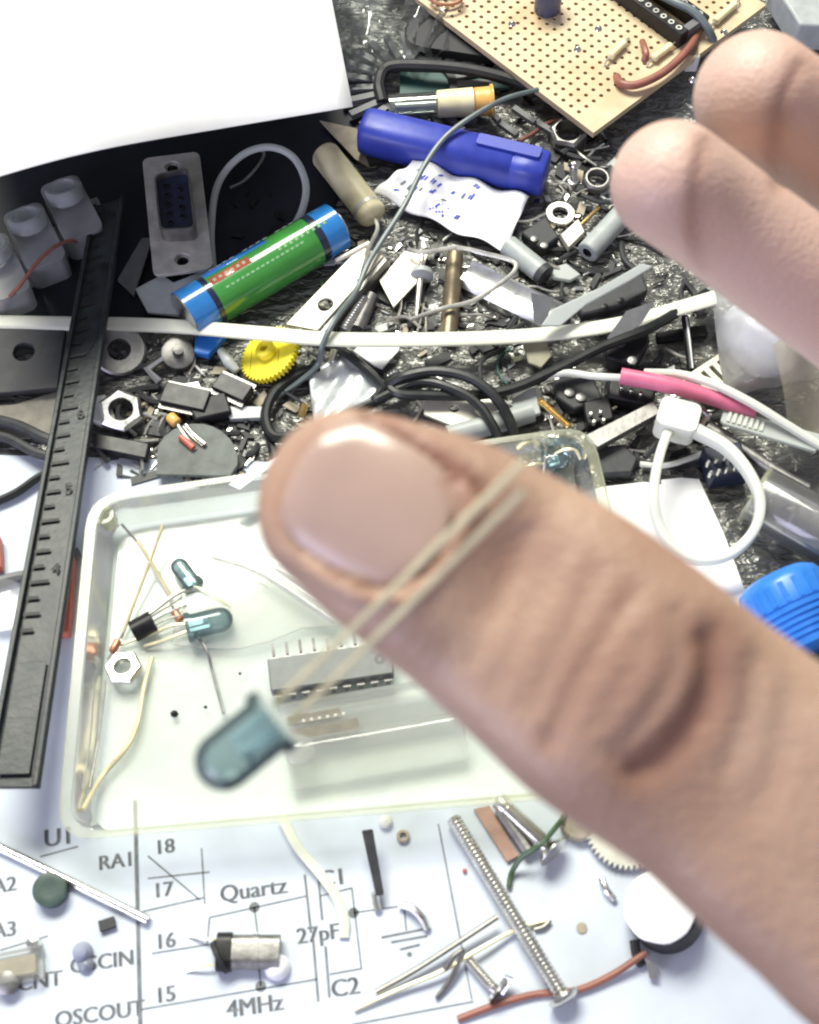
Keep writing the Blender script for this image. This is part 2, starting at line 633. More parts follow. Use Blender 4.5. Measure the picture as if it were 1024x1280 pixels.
M['foil'] = pm('silver_bag', (0.62, 0.66, 0.66), 0.35, 0.35, var=0.1, bump=0.4, bscale=250)

# ================================================================== setting
def pw(l):
    return [W(*p) for p in l]

mb = MB()
mb.quad((-900, -500, 0), (900, -500, 0), (900, 1200, 0), (-900, 1200, 0))
K('desk_surface', mb, M['mat'], 'structure', origin=np.zeros(3))

# ---------------------------------------------------------------- paper sheets
def sheet(name, label, near, far, nu, nv, bulge, mat, solid=0.15):
    a, _ = spline([np.asarray(p) for p in near], [0] * len(near), nu)
    b, _ = spline([np.asarray(p) for p in far], [0] * len(far), nu)
    m = MB()
    n = len(a)
    for i in range(n):
        for j in range(nv + 1):
            t = j / nv
            m.v.append(tuple(a[i] * (1 - t) + b[i] * t + Z * bulge(i / (n - 1), t)))
    for i in range(n - 1):
        for j in range(nv):
            q = i * (nv + 1) + j
            m.f.append((q, q + nv + 1, q + nv + 2, q + 1))
    return S(name, label, 'paper', m, mat, solid=solid)

sheet('paper_sheet', 'blank white sheet of paper curling up above the ruler end',
      [W(-90, 252, 46), W(0, 220, 46), W(125, 187, 43), W(290, 158, 33), W(441, 133, 28)],
      [W(-160, -330, 0.3), W(-60, -340, 0.3), W(60, -350, 0.3), W(200, -360, 0.3), W(340, -370, 0.3)],
      8, 14, lambda u, t: 2 * math.sin(math.pi * t), M['paper'])

so = T('schematic_sheet', 'printed circuit diagram sheet lying under the clear tray', 'paper', W(300, 1100, 0.2))
mb = MB()
mb.slab([W(-120, 566, 0.3), W(420, 580, 0.3), W(760, 640, 0.3), W(1000, 950, 0.3), W(1250, 1380, 0.3), W(-160, 1380, 0.3)], 0.12)
P('page', mb, M['sheet'], so)
mb = MB()
mb.slab([W(700, 625, 0.6), W(752, 609, 0.6), W(872, 595, 0.6), W(905, 668, 0.6), W(938, 757, 0.6), W(1010, 930, 0.6), W(820, 960, 0.6)], 0.15)
S('paper_slip', 'plain white paper slip under the looped cable tie', 'paper', mb, M['paper'])
mb = MB()
mb.slab([W(-60, 512, 1.2), W(20, 506, 1.2), W(72, 490, 1.2), W(74, 548, 1.2), W(-60, 550, 1.2)], 0.2)
S('paper_scrap', 'dull paper scrap with torn edge behind the dark ruler', 'paper', mb, M['dullpaper'])

TZ = 0.46
def pline(m, a, b, w):
    A, B = W(a[0], a[1], TZ), W(b[0], b[1], TZ)
    d = nrm(B - A)
    s = np.cross(Z, d) * w * 0.5
    m.quad(A - s, B - s, B + s, A + s)
def pdot(m, c, r):
    C = W(c[0], c[1], TZ)
    m.add([C + r * np.array([math.cos(a), math.sin(a), 0]) for a in np.linspace(0, 2 * math.pi, 13)[:-1]], [tuple(range(12))])
mb = MB()
pline(mb, (169, 1000), (176, 1300), 0.75)
for a, b in (((190, 1192), (265, 1180)), ((176, 1262), (397, 1224)), ((262, 1147), (383, 1120)), ((262, 1147), (259, 1181)),
             ((400, 1120), (440, 1110)), ((440, 1110), (452, 1212)), ((412, 1218), (451, 1211)), ((442, 1141), (506, 1132)),
             ((505, 1132), (508, 1163)), ((548, 1030), (590, 1250)), ((440, 1281), (592, 1252)), ((318, 1134), (322, 1165)),
             ((326, 1233), (324, 1210)), ((50, 1071), (98, 1058)), ((0, 1188), (60, 1170)), ((176, 1140), (255, 1122)), ((252, 1060), (256, 1130)), ((185, 1070), (250, 1125)), ((185, 1098), (262, 1090))):
    pline(mb, a, b, 0.28)
for a, b in (((381, 1093), (389, 1166)), ((398, 1098), (403, 1150)), ((391, 1168), (398, 1252)), ((407, 1183), (412, 1247)),
             ((477, 1172), (538, 1160)), ((489, 1178), (534, 1170)), ((500, 1187), (525, 1181))):
    pline(mb, a, b, 0.42)
for c, r in (((318, 1134), 0.95), ((326, 1233), 0.95), ((442, 1141), 0.95), ((512, 1193), 0.45)):
    pdot(mb, c, r)
P('printed_line', mb, M['ink'], so)
tu = nrm(W(390, 1098, TZ) - W(190, 1126, TZ))
tv = np.cross(Z, tu)
for s, x, y, h in (('U1', 74, 1047, 3.2), ('RA1', 146, 1077, 2.6), ('18', 206, 1059, 2.6), ('17', 204, 1113, 2.6), ('16', 207, 1177, 2.6), ('15', 207, 1244, 2.6),
                   ('Quartz', 317, 1113, 2.9), ('C1', 416, 1098, 2.9), ('C2', 432, 1235, 2.9), ('27pF', 398, 1168, 2.7),
                   ('4MHz', 319, 1258, 2.8), ('OSCIN', 128, 1203, 2.6), ('OSCOUT', 125, 1268, 2.6), ('CNT', 50, 1227, 2.6), ('A2', 6, 1107, 2.6), ('A3', 6, 1163, 2.6)):
    P('printed_text', text_mb(s, W(x, y, TZ), tu, tv, h, bold=0.05), M['ink'], so)

# ---------------------------------------------------------------- clear tray
TZ0 = 1.0
TL, TR, BR, BL = W(112, 622, 9), W(738, 533, 9), W(845, 985, 9), W(72, 1052, 9)
tr_o = T('clear_tray', 'shallow clear plastic tray holding loose electronic parts', 'tray', W(400, 800, 0.5))
tc_ = (TL + TR + BR + BL) / 4
def inset(p, d, z):
    q = p + nrm(tc_ - p) * d
    return np.array([q[0], q[1], z])
def rounded(cs, r, n=5):
    out = []
    for i in range(4):
        a, b, c = cs[i - 1], cs[i], cs[(i + 1) % 4]
        p, q = b + nrm(a - b) * r, b + nrm(c - b) * r
        for k in range(n + 1):
            t = k / n
            out.append(p * (1 - t) ** 2 + 2 * b * t * (1 - t) + q * t * t)
    return out
cs = [TL, TR, BR, BL]
lvl = []
for (d, z, r) in ((0, 8.6, 7), (-0.2, 9.5, 7), (2.2, 9.6, 6.2), (2.5, 9.0, 6.0), (4.2, 2.6, 5), (5.6, 1.6, 4.5)):
    lvl.append(rounded([inset(p, d, z) for p in cs], r))
mb = MB()
n = len(lvl[0])
for L_ in lvl[3:]:
    mb.v += [tuple(p) for p in L_]
for i in range(len(lvl[3:]) - 1):
    for j in range(n):
        mb.f.append((i * n + j, i * n + (j + 1) % n, (i + 1) * n + (j + 1) % n, (i + 1) * n + j))
P('side', mb, M['trayrim'], tr_o)
mb = MB()
mb.v += [tuple(p) for p in lvl[5]]
mb.f.append(tuple(range(n)))
P('base', mb, M['tray'], tr_o)
mb = MB()
for L_ in lvl[:4]:
    mb.v += [tuple(p) for p in L_]
for i in range(3):
    for j in range(n):
        mb.f.append((i * n + j, i * n + (j + 1) % n, (i + 1) * n + (j + 1) % n, (i + 1) * n + j))
for j in range(n):
    pass
P('rim', mb, M['trayrim'], tr_o)
mb = MB().lathe(W(133, 652, 5), Z, [(0, 2.3), (3.2, 2.1), (3.2, 1.3), (0, 1.2)], 18)
P('corner_boss', mb, M['trayrim'], tr_o)
FZ = 2.7     # where loose parts rest in the tray

# ---------------------------------------------------------------- part builders
def bolt(name, label, A, B, r, mat, head=None, pitch=0.55, group=None, hr=1.9, thread_from=0.0, slot=False):
    A, B = np.asarray(A, float), np.asarray(B, float)
    L = np.linalg.norm(B - A)
    t = T(name, label, name.split('_')[-1], A, group)
    prof = [(0, r * 0.7), (0.3, r * 0.9)]
    h = 0.3
    while h < L - 0.2:
        if h / L < thread_from:
            prof.append((h, r * 0.98))
        else:
            prof += [(h, r * 0.84), (h + pitch * 0.5, r * 1.02)]
        h += pitch
    prof.append((L, r * 0.9))
    P('shaft', MB().lathe(A, B - A, prof, 16), mat, t, angle=25)
    if head == 'pan':
        hp = [(0, r), (0.05, r * hr), (0.5, r * hr * 1.02), (1.0, r * hr * 0.9), (1.35, r * hr * 0.55), (1.4, 0.01)]
    elif head == 'flat':
        hp = [(0, r), (r * 0.8, r * hr), (r * 0.8 + 0.35, r * hr), (r * 0.8 + 0.36, r * 0.3), (r * 0.8 + 0.2, 0.01)]
    elif head == 'hex':
        hp = None
        P('head', MB().ring(B, B - A, r * hr, 0.25, r * 1.3, 24, True), mat, t)
    if head in ('pan', 'flat'):
        P('head', MB().lathe(B, B - A, hp, 20), mat, t)
    return t

def led(label, A, B, r=2.5, tilt=None, group=None, leads=(), k=1.0):
    """dome end A, flange end B"""
    A, B = np.asarray(A, float), np.asarray(B, float)
    ax = nrm(A - B)
    L = np.linalg.norm(A - B)
    t = T('light_emitting_diode', label, 'diode', B, group)
    prof = [(0, r * 1.2), (1.1 * k, r * 1.2), (1.2 * k, r), (L - r, r)]
    for a in range(1, 9):
        q = a / 8 * math.pi / 2
        prof.append((L - r + r * math.sin(q), r * math.cos(q)))
    P('lens', MB().lathe(B, ax, prof, 28), M['lednd'], t, angle=50)
    u = nrm(np.cross(Z, ax))
    m = MB()
    m.box(B + ax * (0.6 * k) + u * r * 0.28, u, np.cross(ax, u), ax, r * 0.30, r * 0.14, L * 0.30)
    m.lathe(B + ax * (0.6 * k + L * 0.30) + u * r * 0.28, ax, [(0, r * 0.2), (L * 0.12, r * 0.42), (L * 0.12 + 0.05, r * 0.4), (L * 0.09, r * 0.15)], 14)
    P('cathode_cup', m, M['ledcore'], t)
    m = MB().box(B + ax * (0.6 * k) - u * r * 0.32, u, np.cross(ax, u), ax, r * 0.13, r * 0.13, L * 0.42)
    P('anode_post', m, M['ledcore'], t)
    for pts in leads:
        P('lead', MB().tube(pts, 0.31 * k, 8, k=4), M['lead'], t)
    return t

def axial(name, label, cat, A, B, r, body, wires=(), band=None, wm='tin', wr=0.28, group=None):
    A, B = np.asarray(A, float), np.asarray(B, float)
    L = np.linalg.norm(B - A)
    t = T(name, label, cat, A, group)
    c = min(r * 0.35, L * 0.1)
    P('body', MB().lathe(A, B - A, [(0, r * 0.6), (c * 0.5, r * 0.9), (c, r), (L - c, r), (L - c * 0.5, r * 0.9), (L, r * 0.6)], 20), body, t, angle=60)
    if band:
        for f0, f1, mt in band:
            P('band', MB().lathe(A + (B - A) * f0, B - A, [(0, r * 1.01), (0.01, r * 1.03), (L * (f1 - f0), r * 1.03), (L * (f1 - f0) + 0.01, r)], 20), mt, t)
    for pts in wires:
        P('wire', MB().tube(pts, wr, 7, k=4), M[wm], t)
    return t

def nut(label, C, axis, R, r, h, mat, rot=0.0, group=None):
    return S('hex_nut', label, 'nut', MB().ring(C, axis, R, r, h, 24, True, rot), mat, group)

def washer(label, C, axis, R, r, h, mat, group=None):
    return S('washer', label, 'washer', MB().ring(C, axis, R, r, h, 32), mat, group)

def wire(name, label, cat, pts, r, mat, **kw):
    g = kw.pop('group', None)
    return S(name, label, cat, MB().tube(pw(pts), r, kw.pop('n', 9), k=kw.pop('k', 8), **kw), mat, g)

def gear(name, label, C, axis, R, teeth, h, mat, hub=(2.0, 1.0, 2.0), td=0.8, bore=0.8):
    C, ax = np.asarray(C, float), nrm(axis)
    t = T(name, label, 'gear', C)
    N_ = teeth * 4
    u = nrm(np.cross(Z if abs(ax[2]) < 0.9 else np.array([1.0, 0, 0]), ax))
    w = np.cross(ax, u)
    poly = []
    for i in range(N_):
        a = 2 * math.pi * i / N_
        q = R if i % 4 in (1, 2) else R - td
        poly.append((q * math.cos(a), q * math.sin(a)))
    hole = [(bore * math.cos(2 * math.pi * i / 12), bore * math.sin(2 * math.pi * i / 12)) for i in range(12)]
    P('toothed_disc', MB().prism(C, u, w, ax, poly, h, [hole]), mat, t, bevel=0.08)
    P('hub', MB().ring(C + ax * (h - 0.05), ax, hub[0], hub[1], hub[2], 24), mat, t)
    return t

# ---------------------------------------------------------------- ruler
ra, rb = W(118, 262, 5), W(157, 250, 5)
rc, rd = W(50, 985, 14), W(-18, 985, 14)
ro = T('ruler', 'long dark channel ruler with raised rims crossing the white strap', 'ruler', (ra + rb) / 2)
P('blade', MB().slab([ra, rb, rc, rd], 1.0), M['ruler'], ro, bevel=0.15)
rn = nrm(np.cross(rb - ra, rd - ra))
rn = rn if rn[2] > 0 else -rn
for a, b, s in ((ra, rd, 1), (rb, rc, -1)):
    ins = nrm(rb - ra) * s
    m = MB().slab([a - ins * 0.05 + rn * 0.9, a + ins * 0.95 + rn * 0.9, b + ins * 1.1 + rn * 0.9, b - ins * 0.05 + rn * 0.9], 0.8)
    P('rim', m, M['ruler'], ro, bevel=0.2)
mb = MB()
for i in range(36):
    t = 0.022 + i * 0.0245
    if t > 0.80:
        break
    e, f = ra * (1 - t) + rd * t, rb * (1 - t) + rc * t
    dv = nrm(rd - ra)
    ln = (0.42, 0.26, 0.34, 0.26)[i % 4]
    A, B = e + (f - e) * 0.15 + rn * 1.02, e + (f - e) * (0.15 + ln) + rn * 1.02
    mb.add([A - dv * 0.35, B - dv * 0.35, B + dv * 0.35, A + dv * 0.35, A - dv * 0.35 + rn * .05, B - dv * 0.35 + rn * .05, B + dv * 0.35 + rn * .05, A + dv * 0.35 + rn * .05], [(4, 5, 6, 7), (0, 1, 5, 4), (1, 2, 6, 5), (2, 3, 7, 6), (3, 0, 4, 7)])
P('graduation', mb, M['rulermark'], ro)
for i, (t, s) in enumerate(((0.035, '9'), (0.145, '8'), (0.30, '7'), (0.43, '6'), (0.56, '5'), (0.69, '4'))):
    e, f = ra * (1 - t) + rd * t, rb * (1 - t) + rc * t
    u = nrm(f - e)
    P('numeral', text_mb(s, e + (f - e) * 0.68 + rn * 1.06, u, np.cross(rn, u), 2.3, bold=0.05), M['rulermark'], ro)
t0, t1 = 0.83, 0.985
e0, f0, e1, f1 = ra + (rd - ra) * t0, rb + (rc - rb) * t0, ra + (rd - ra) * t1, rb + (rc - rb) * t1
P('slider', MB().slab([e0 + (f0 - e0) * 0.2 + rn, e0 + (f0 - e0) * 0.8 + rn, e1 + (f1 - e1) * 0.8 + rn, e1 + (f1 - e1) * 0.2 + rn], 0.2), M['ruler'], ro, bevel=0.2)

# ---------------------------------------------------------------- terminal strip
to = T('terminal_strip', 'frosted white screw terminal strip in the paper shadow', 'terminal strip', W(45, 310, 0))
for (x, y) in ((92, 268), (46, 303), (2, 342)):
    c = W(x, y, 5)
    ax = nrm(W(150, 400, 5) - W(100, 300, 5))
    ax = nrm(np.array([ax[0], ax[1], 0.0]))
    sd = np.cross(Z, ax)
    P('block', MB().prism(c - Z * 5, ax, sd, Z, rrect(9, 4.6, 2.0), 7.5), M['frost'], to, bevel=0.6)
    tube = P('screw_well', MB().ring(c - ax * 2.5 + Z * 2.4, Z - ax * 0.35, 4.3, 2.7, 3.6, 28), M['frost'], to)
    P('screw', MB().lathe(c - ax * 2.5 + Z * 0.8, Z, [(0, 2.3), (1.8, 2.3), (1.81, 0.02)], 20), M['greyplastic'], to)
    P('bridge', MB().box(c + sd * 5.2 - Z * 4.6, ax, sd, Z, 3.0, 1.5, 4.0), M['frost'], to)
wire('copper_wire', 'thin rust coloured wire beside the frosted terminal strip', 'wire', [(-10, 392, 2), (22, 360, 9), (52, 322, 11), (82, 302, 9), (108, 304, 3)], 0.45, M['redwire'])

# ---------------------------------------------------------------- d-sub connector
M['flange'] = pm('connector_steel', (0.50, 0.49, 0.45), 0.5, 0.5, var=0.15, bump=0.1)
do = T('serial_connector', 'nine pin metal connector standing beside the white wire ring', 'connector', W(225, 270, 0))
o_ = W(222, 268, 6)
dv = nrm(W(214, 195, 6) - W(230, 342, 6))
du = nrm(np.cross(dv, Z))
dn = Z
P('flange', MB().prism(o_, du, dv, dn, rrect(6.6, 17.2, 1.6), 0.9, [[(1.7 * math.cos(a), s * 13.6 + 1.7 * math.sin(a)) for a in np.linspace(0, 2 * math.pi, 17)[:-1]] for s in (1, -1)]), M['flange'], do, bevel=0.15)
dd = [(-4.0, -8.2), (4.0, -9.0), (4.0, 9.0), (-4.0, 8.2)]
def rpoly(pts, r):
    out = []
    n_ = len(pts)
    for i in range(n_):
        a, b, c = (np.array(pts[k % n_], float) for k in (i - 1, i, i + 1))
        p, q = b + nrm(a - b) * r, b + nrm(c - b) * r
        for k in range(5):
            t = k / 4
            out.append(tuple(p * (1 - t) ** 2 + 2 * b * t * (1 - t) + q * t * t))
    return out
outer, inner = rpoly(dd, 1.8), rpoly([(x * 0.90, y * 0.95) for x, y in dd], 1.6)
P('shell', MB().prism(o_ + dn * 0.9, du, dv, dn, outer, 4.0, [inner]), M['dullsteel'], do)
ins = P('insert', MB().prism(o_ + dn * 0.9, du, dv, dn, inner, 2.6), M['dsubblue'], do)
for i in range(9):
    x, y = (-1.4, -5.4 + i * 2.7) if i < 5 else (1.4, -4.05 + (i - 5) * 2.7)
    P('pin_socket', MB().ring(o_ + dn * 3.5 + du * x + dv * y, dn, 0.75, 0.45, 0.35, 12), M['blackplastic'], ins)
for s in (1, -1):
    P('screw_lock', MB().ring(o_ - dn * 3 + dv * 13.6 * s, dn, 2.2, 1.2, 3.0, 18, True), M['steel'], do)
P('back_shell', MB().prism(o_ - dn * 6, du, dv, dn, rrect(4.6, 9.5, 1.2), 6.0), M['blackplastic'], do)

# ---------------------------------------------------------------- wire ring, film and items near the connector
wire('nylon_ring', 'thick milky wire bent into a ring beside the metal connector', 'wire', [(268, 352, 2), (264, 290, 3), (272, 232, 5), (300, 196, 8), (335, 184, 9), (366, 196, 8), (382, 228, 7), (378, 262, 6), (360, 296, 4), (340, 330, 2)], 0.85, M['nylonthin'])
wire('thin_ring', 'thin dull wire loop inside the milky wire ring', 'wire', [(288, 235, 2), (305, 226, 3), (322, 208, 3), (330, 192, 3), (318, 186, 3), (298, 196, 3), (285, 214, 2)], 0.4, M['dullsteel'])
mb = MB().slab([W(170, 364, 3), W(204, 346, 3.4), W(218, 356, 3.4), W(262, 340, 3.4), W(272, 372, 3), W(236, 398, 3), W(185, 392, 3)], 1.0)
S('plastic_offcut', 'grey plastic offcut with a notch below the metal connector', 'offcut', mb, M['palegrey'], bevel=0.2)
S('grey_strip', 'dull grey strip leaning behind the dark ruler top', 'strip', MB().slab([W(148, 352, 1), W(178, 300, 2), W(192, 300, 2), W(168, 372, 1)], 0.8), M['greyplastic'])
S('dark_plate', 'dark grey plate with one round hole beside the dark ruler', 'plate', MB().slab([W(-40, 418, 2.6), W(84, 414, 2.6), W(74, 490, 2.2), W(-40, 500, 2.2)], 1.6, [(W(32, 444, 2.6), 2.3)]), M['darkgrey'], bevel=0.2)
S('shade_underlay', 'added smooth black folder lying in the paper shadow', 'underlay', MB().slab([W(-80, 100, 0.1), W(470, 60, 0.1), W(446, 200, 0.1), W(400, 300, 0.1), W(250, 398, 0.1), W(-80, 410, 0.1)], 0.35), pm('shade_black', (0.012, 0.015, 0.022), 0.45, var=0.3, scale=60, bump=0.1, bscale=120, spec=0.3))  # dark sheet added where the desk only lies in the paper's shadow

# ---------------------------------------------------------------- battery
ba, bb = W(230, 396, 6.2), W(421, 283, 6.2)
bo = T('battery', 'green and blue cylindrical battery with a rust coloured band', 'battery', W(330, 340, 0))
bax = nrm(bb - ba)
BL_ = np.linalg.norm(bb - ba)
BR_ = 5.7
P('can', MB().lathe(ba, bax, [(0, 3.0), (0.1, 5.4), (0.6, BR_ - 0.05), (BL_ - 0.6, BR_ - 0.05), (BL_ - 0.1, 5.4), (BL_, 3)], 48), M['steel'], bo)
def bsleeve(t0, t1, r, mt, nm='label_band'):
    P(nm, MB().lathe(ba + bax * t0, bax, [(0, r - 0.1), (0.03, r), (t1 - t0 - 0.03, r), (t1 - t0, r - 0.1)], 48, caps=False), mt, bo)
bsleeve(0.3, 6.0, BR_ + .02, M['batblue'])
bsleeve(6.0, 7.4, BR_ + .02, M['batdark'])
bsleeve(7.4, BL_ - 7.2, BR_ + .02, M['batgreen'])
bsleeve(BL_ - 7.2, BL_ - 5.4, BR_ + .02, M['batdark'])
bsleeve(BL_ - 5.4, BL_ - 0.3, BR_ + .02, M['batblue'])
P('terminal', MB().lathe(bb, bax, [(0, 3.6), (0.9, 3.5), (1.2, 2.6), (1.25, 0.02)], 24), M['steel'], bo)
bu = nrm(np.cross(Z, bax))       # toward upper-left of the picture or away
if bu[1] < 0:
    bu = -bu
bw = Z
def barc(t0, t1, a0, a1, r, mt, nm):
    m = MB()
    na = 8
    for i in range(na + 1):
        a = math.radians(a0 + (a1 - a0) * i / na)
        for t in (t0, t1):
            m.v.append(tuple(ba + bax * t + r * (math.cos(a) * bw + math.sin(a) * bu)))
    for i in range(na):
        m.f.append((2 * i, 2 * i + 2, 2 * i + 3, 2 * i + 1))
    return P(nm, m, mt, bo, solid=0.02)
barc(7.6, BL_ - 17, 20, 100, BR_ + .06, M['batblue'], 'label_panel')
barc(7.8, 18, -8, 12, BR_ + .05, M['batred'], 'label_panel')
for i in range(13):
    if i % 5 != 4:
        barc(10.0 + i * 1.75, 11.1 + i * 1.75, 44, 56 + (i % 3) * 3, BR_ + .09, M['whiteink'], 'label_mark')
for i in range(6):
    barc(8.6 + i * 1.5, 9.4 + i * 1.5, -2, 6, BR_ + .08, M['tanpaper'], 'label_mark')
for i in range(9):
    barc(24.5 + i * 1.5, 25.3 + i * 1.5, -18, -10 + (i % 2) * 3, BR_ + .06, M['greenink'], 'label_mark')
for i in range(16):
    barc(10 + i * 1.3, 10.9 + i * 1.3, -30, -25, BR_ + .06, M['greenink'], 'label_mark')
S('blue_tab', 'small blue plastic tab poking out under the white strap', 'tab', MB().slab([W(246, 414, 1), W(290, 418, 1), W(262, 450, 1), W(244, 446, 1)], 2.0), M['cap'], bevel=0.3)

# ---------------------------------------------------------------- long white strap
zs = MB().tube(pw([(-60, 402, 3.6), (60, 404, 4.2), (200, 407, 4.6), (330, 417, 9.5), (420, 424, 9.0), (560, 424, 6.5), (680, 418, 5.5), (780, 404, 7), (860, 382, 8), (940, 358, 8), (1030, 330, 7)]), 1.0, 12, flat=(1.75, 0.5), up=Z, k=10)
S('nylon_strap', 'long flat white nylon strap lying across the whole heap', 'strap', zs, M['strap'])

# ---------------------------------------------------------------- yellow gear
gx = nrm(np.array([-0.42, 0.05, 0.9]))
gear('yellow_gear', 'yellow plastic gear with a raised hub under the white strap', W(340, 446, 3.4), gx, 7.0, 42, 1.5, M['yellow'], hub=(2.2, 0.9, 2.2), td=0.6)

# ---------------------------------------------------------------- cream resistor, packet, pen cap, fuse
axial('ceramic_resistor', 'cream ceramic resistor with a bent tinned lead', 'resistor', W(404, 190, 4), W(468, 272, 4.5), 3.5, M['cream'],
      [[W(468, 272, 4.5), W(472, 286, 5), W(464, 304, 6), W(456, 322, 7), W(448, 350, 6)]], [(0.86, 0.9, M['creammetal'])], wr=0.5)
S('tan_card', 'torn tan card corner behind the cream resistor', 'card', MB().slab([W(400, 152, 1.5), W(446, 162, 1.5), W(462, 210, 1.5), W(444, 200, 1.5)], 0.4), M['tanpaper'])
mb = MB()
pk = [W(470, 236, 4), W(520, 198, 5), W(560, 218, 3.5), (W(660, 248, 4)), W(632, 312, 4), W(540, 282, 4), W(500, 262, 4)]
mb.patch(W(466, 242, 4), W(516, 198, 7), W(662, 246, 4), W(630, 314, 3), 26, 26, lambda u, v: (0, 0, 0.8 * math.sin(v * 17 + u * 5) + 0.5 * math.sin(u * 13 - v * 4)))
po = T('printed_sachet', 'crumpled white sachet with blue print under the blue cap', 'sachet', W(560, 260, 0))
P('wrapper', mb, M['paper'], po, solid=0.15)
def sachet_pt(u, v):
    p = W(466, 242, 4) * (1 - u) * (1 - v) + W(516, 198, 7) * u * (1 - v) + W(662, 246, 4) * u * v + W(630, 314, 3) * (1 - u) * v
    return p + np.array([0, 0, 0.8 * math.sin(v * 17 + u * 5) + 0.5 * math.sin(u * 13 - v * 4) + 0.12])
r2 = random.Random(3)
for i in range(34):
    u0 = r2.choice((0.2, 0.42, 0.6, 0.78)) + r2.uniform(-.02, .02)
    v0 = r2.uniform(0.06, 0.62)
    du_, dv_ = r2.uniform(0.04, 0.10), r2.uniform(0.010, 0.022)
    P('print_mark', MB().add([sachet_pt(u0, v0), sachet_pt(u0 + du_, v0 + 0.01), sachet_pt(u0 + du_, v0 + dv_ + 0.01), sachet_pt(u0, v0 + dv_)], [(0, 1, 2, 3)]), M['blueprint'] if i % 3 else M['ink'], po)
for k in range(7):
    u0, v0 = 0.12 + 0.03 * (k % 3), 0.40 + k * 0.016
    P('print_mark', MB().add([sachet_pt(u0, v0), sachet_pt(u0 + .2, v0), sachet_pt(u0 + .2, v0 + .013), sachet_pt(u0, v0 + .013)], [(0, 1, 2, 3)]), M['blueprint'], po)

ca, cb = W(453, 163, 6.5), W(683, 218, 6.5)
co = T('pen_cap', 'deep blue plastic cap with a notch at its end', 'cap', W(570, 190, 0))
cax = nrm(cb - ca)
CL = np.linalg.norm(cb - ca)
def sq(a, h):
    c, s = abs(math.cos(a)), abs(math.sin(a))
    return 1.0 / (c ** 3.2 + s ** 3.2) ** (1 / 3.2)
P('body', MB().lathe(ca, cax, [(0, 3.4), (0.15, 4.3), (0.8, 4.75), (2, 4.85), (CL - 8.2, 4.8), (CL - 8.0, 4.6), (CL - 7.6, 4.6), (CL - 7.4, 4.75), (CL - 0.5, 4.6), (CL, 4.1)], 40, fn=sq), M['pen'], co, angle=50)
cup = nrm(np.cross(np.cross(cax, Z), cax))
csd = np.cross(cax, cup)
P('clip', MB().prism(ca + cax * (CL - 9.5) + cup * 4.6 - csd * 1.0, cax, csd, cup, rrect(7.5, 1.6, 0.6), 0.9), M['pen'], co, bevel=0.2)

fa, fb = W(486, 134, 6), W(616, 126, 6)
fo = T('glass_fuse', 'clear tube with an amber plastic plug behind the blue cap', 'tube', W(550, 130, 0))
fx = nrm(fb - fa)
FL = np.linalg.norm(fb - fa)
P('glass_tube', MB().lathe(fa, fx, [(0, 2.3), (0.1, 2.9), (FL * 0.55, 2.9), (FL * 0.56, 2.6), (0.2, 2.4)], 24), M['glass'], fo)
P('core_rod', MB().lathe(fa + fx * 1.5, fx, [(0, 0.8), (0.1, 1.0), (FL * 0.5, 1.0)], 12), M['alu'], fo)
P('plug', MB().lathe(fa + fx * FL * 0.45, fx, [(0, 2.2), (0.5, 3.2), (FL * 0.36, 3.4), (FL * 0.37, 2.9)], 24), M['cream'], fo)
P('end_cap', MB().lathe(fa + fx * FL * 0.82, fx, [(0, 2.8), (0.1, 3.3), (FL * 0.15, 3.4), (FL * 0.16, 3.9), (FL * 0.18, 3.9), (FL * 0.185, 2.2)], 24), M['orange'], fo)

# ---------------------------------------------------------------- dark toothed ring, black trim
go = T('toothed_ring', 'grey toothed ring lying behind the glass tube', 'ring', W(500, 90, 0))
gc = W(520, 108, 2.5)
P('ring_body', MB().ring(gc - Z, Z, 10.5, 8.2, 1.6, 40), M['darkgrey'], go)
for i in range(26):
    a = 2 * math.pi * i / 26 + 0.05
    d_ = np.array([math.cos(a), math.sin(a), 0.0])
    P('tooth', MB().box(gc + d_ * 14.0 - Z * 0.9, d_, np.cross(Z, d_), nrm(Z + d_ * 0.08), 4.2, 0.85, 1.5), M['greyplastic'], go)
wire('black_trim', 'curved black rubber trim strip running towards the perforated board', 'trim', [(478, 128, 3), (474, 104, 4), (486, 84, 5), (530, 82, 6), (590, 88, 6), (650, 104, 5), (700, 128, 4)], 1.5, M['rubber'])
S('teal_card', 'dark teal oval card inside the curved black trim', 'card', MB().slab([W(500, 92, 1.5), W(590, 94, 1.5), W(640, 112, 1.5), W(560, 120, 1.5), W(500, 122, 1.5)], 0.5), pm('dark_teal', (0.02, 0.07, 0.065), 0.5))
S('black_pad', 'smooth black oval pad behind the curved black trim', 'pad', MB().prism(W(575, 55, 3), np.array([0.97, -0.2, 0]), np.array([0.2, 0.97, 0]), Z, rrect(14, 5.5, 5.4, 8), 2.5), M['rubber'], bevel=0.5)
mb = MB()
mb.patch(W(395, -60, 4), W(560, -60, 6), W(560, 70, 4), W(432, 110, 3), 30, 24, lambda u, v: (0, 0, 1.8 * math.sin(u * 15 + 4 * v) * math.sin(v * 12 + 3 * u) + 2 + 1.2 * math.sin(u * 33 + v * 21)))
S('film_bag', 'crumpled clear film bag lying over the grey toothed ring', 'bag', mb, M['film'])
for i, (x, y, dx, dy, lab) in enumerate(((640, 140, 26, 18, 'thin'), (668, 158, 24, 14, 'short'), (622, 158, 22, 16, 'narrow'), (606, 140, 16, 16, 'slim'))):
    S('comb_finger', lab + ' grey plastic finger in the gap beside the perforated board', 'finger', MB().slab([W(x, y, 2), W(x + 5, y - 4, 2), W(x + dx + 5, y + dy - 4, 3), W(x + dx, y + dy, 3)], 1.2), M['greyplastic'])
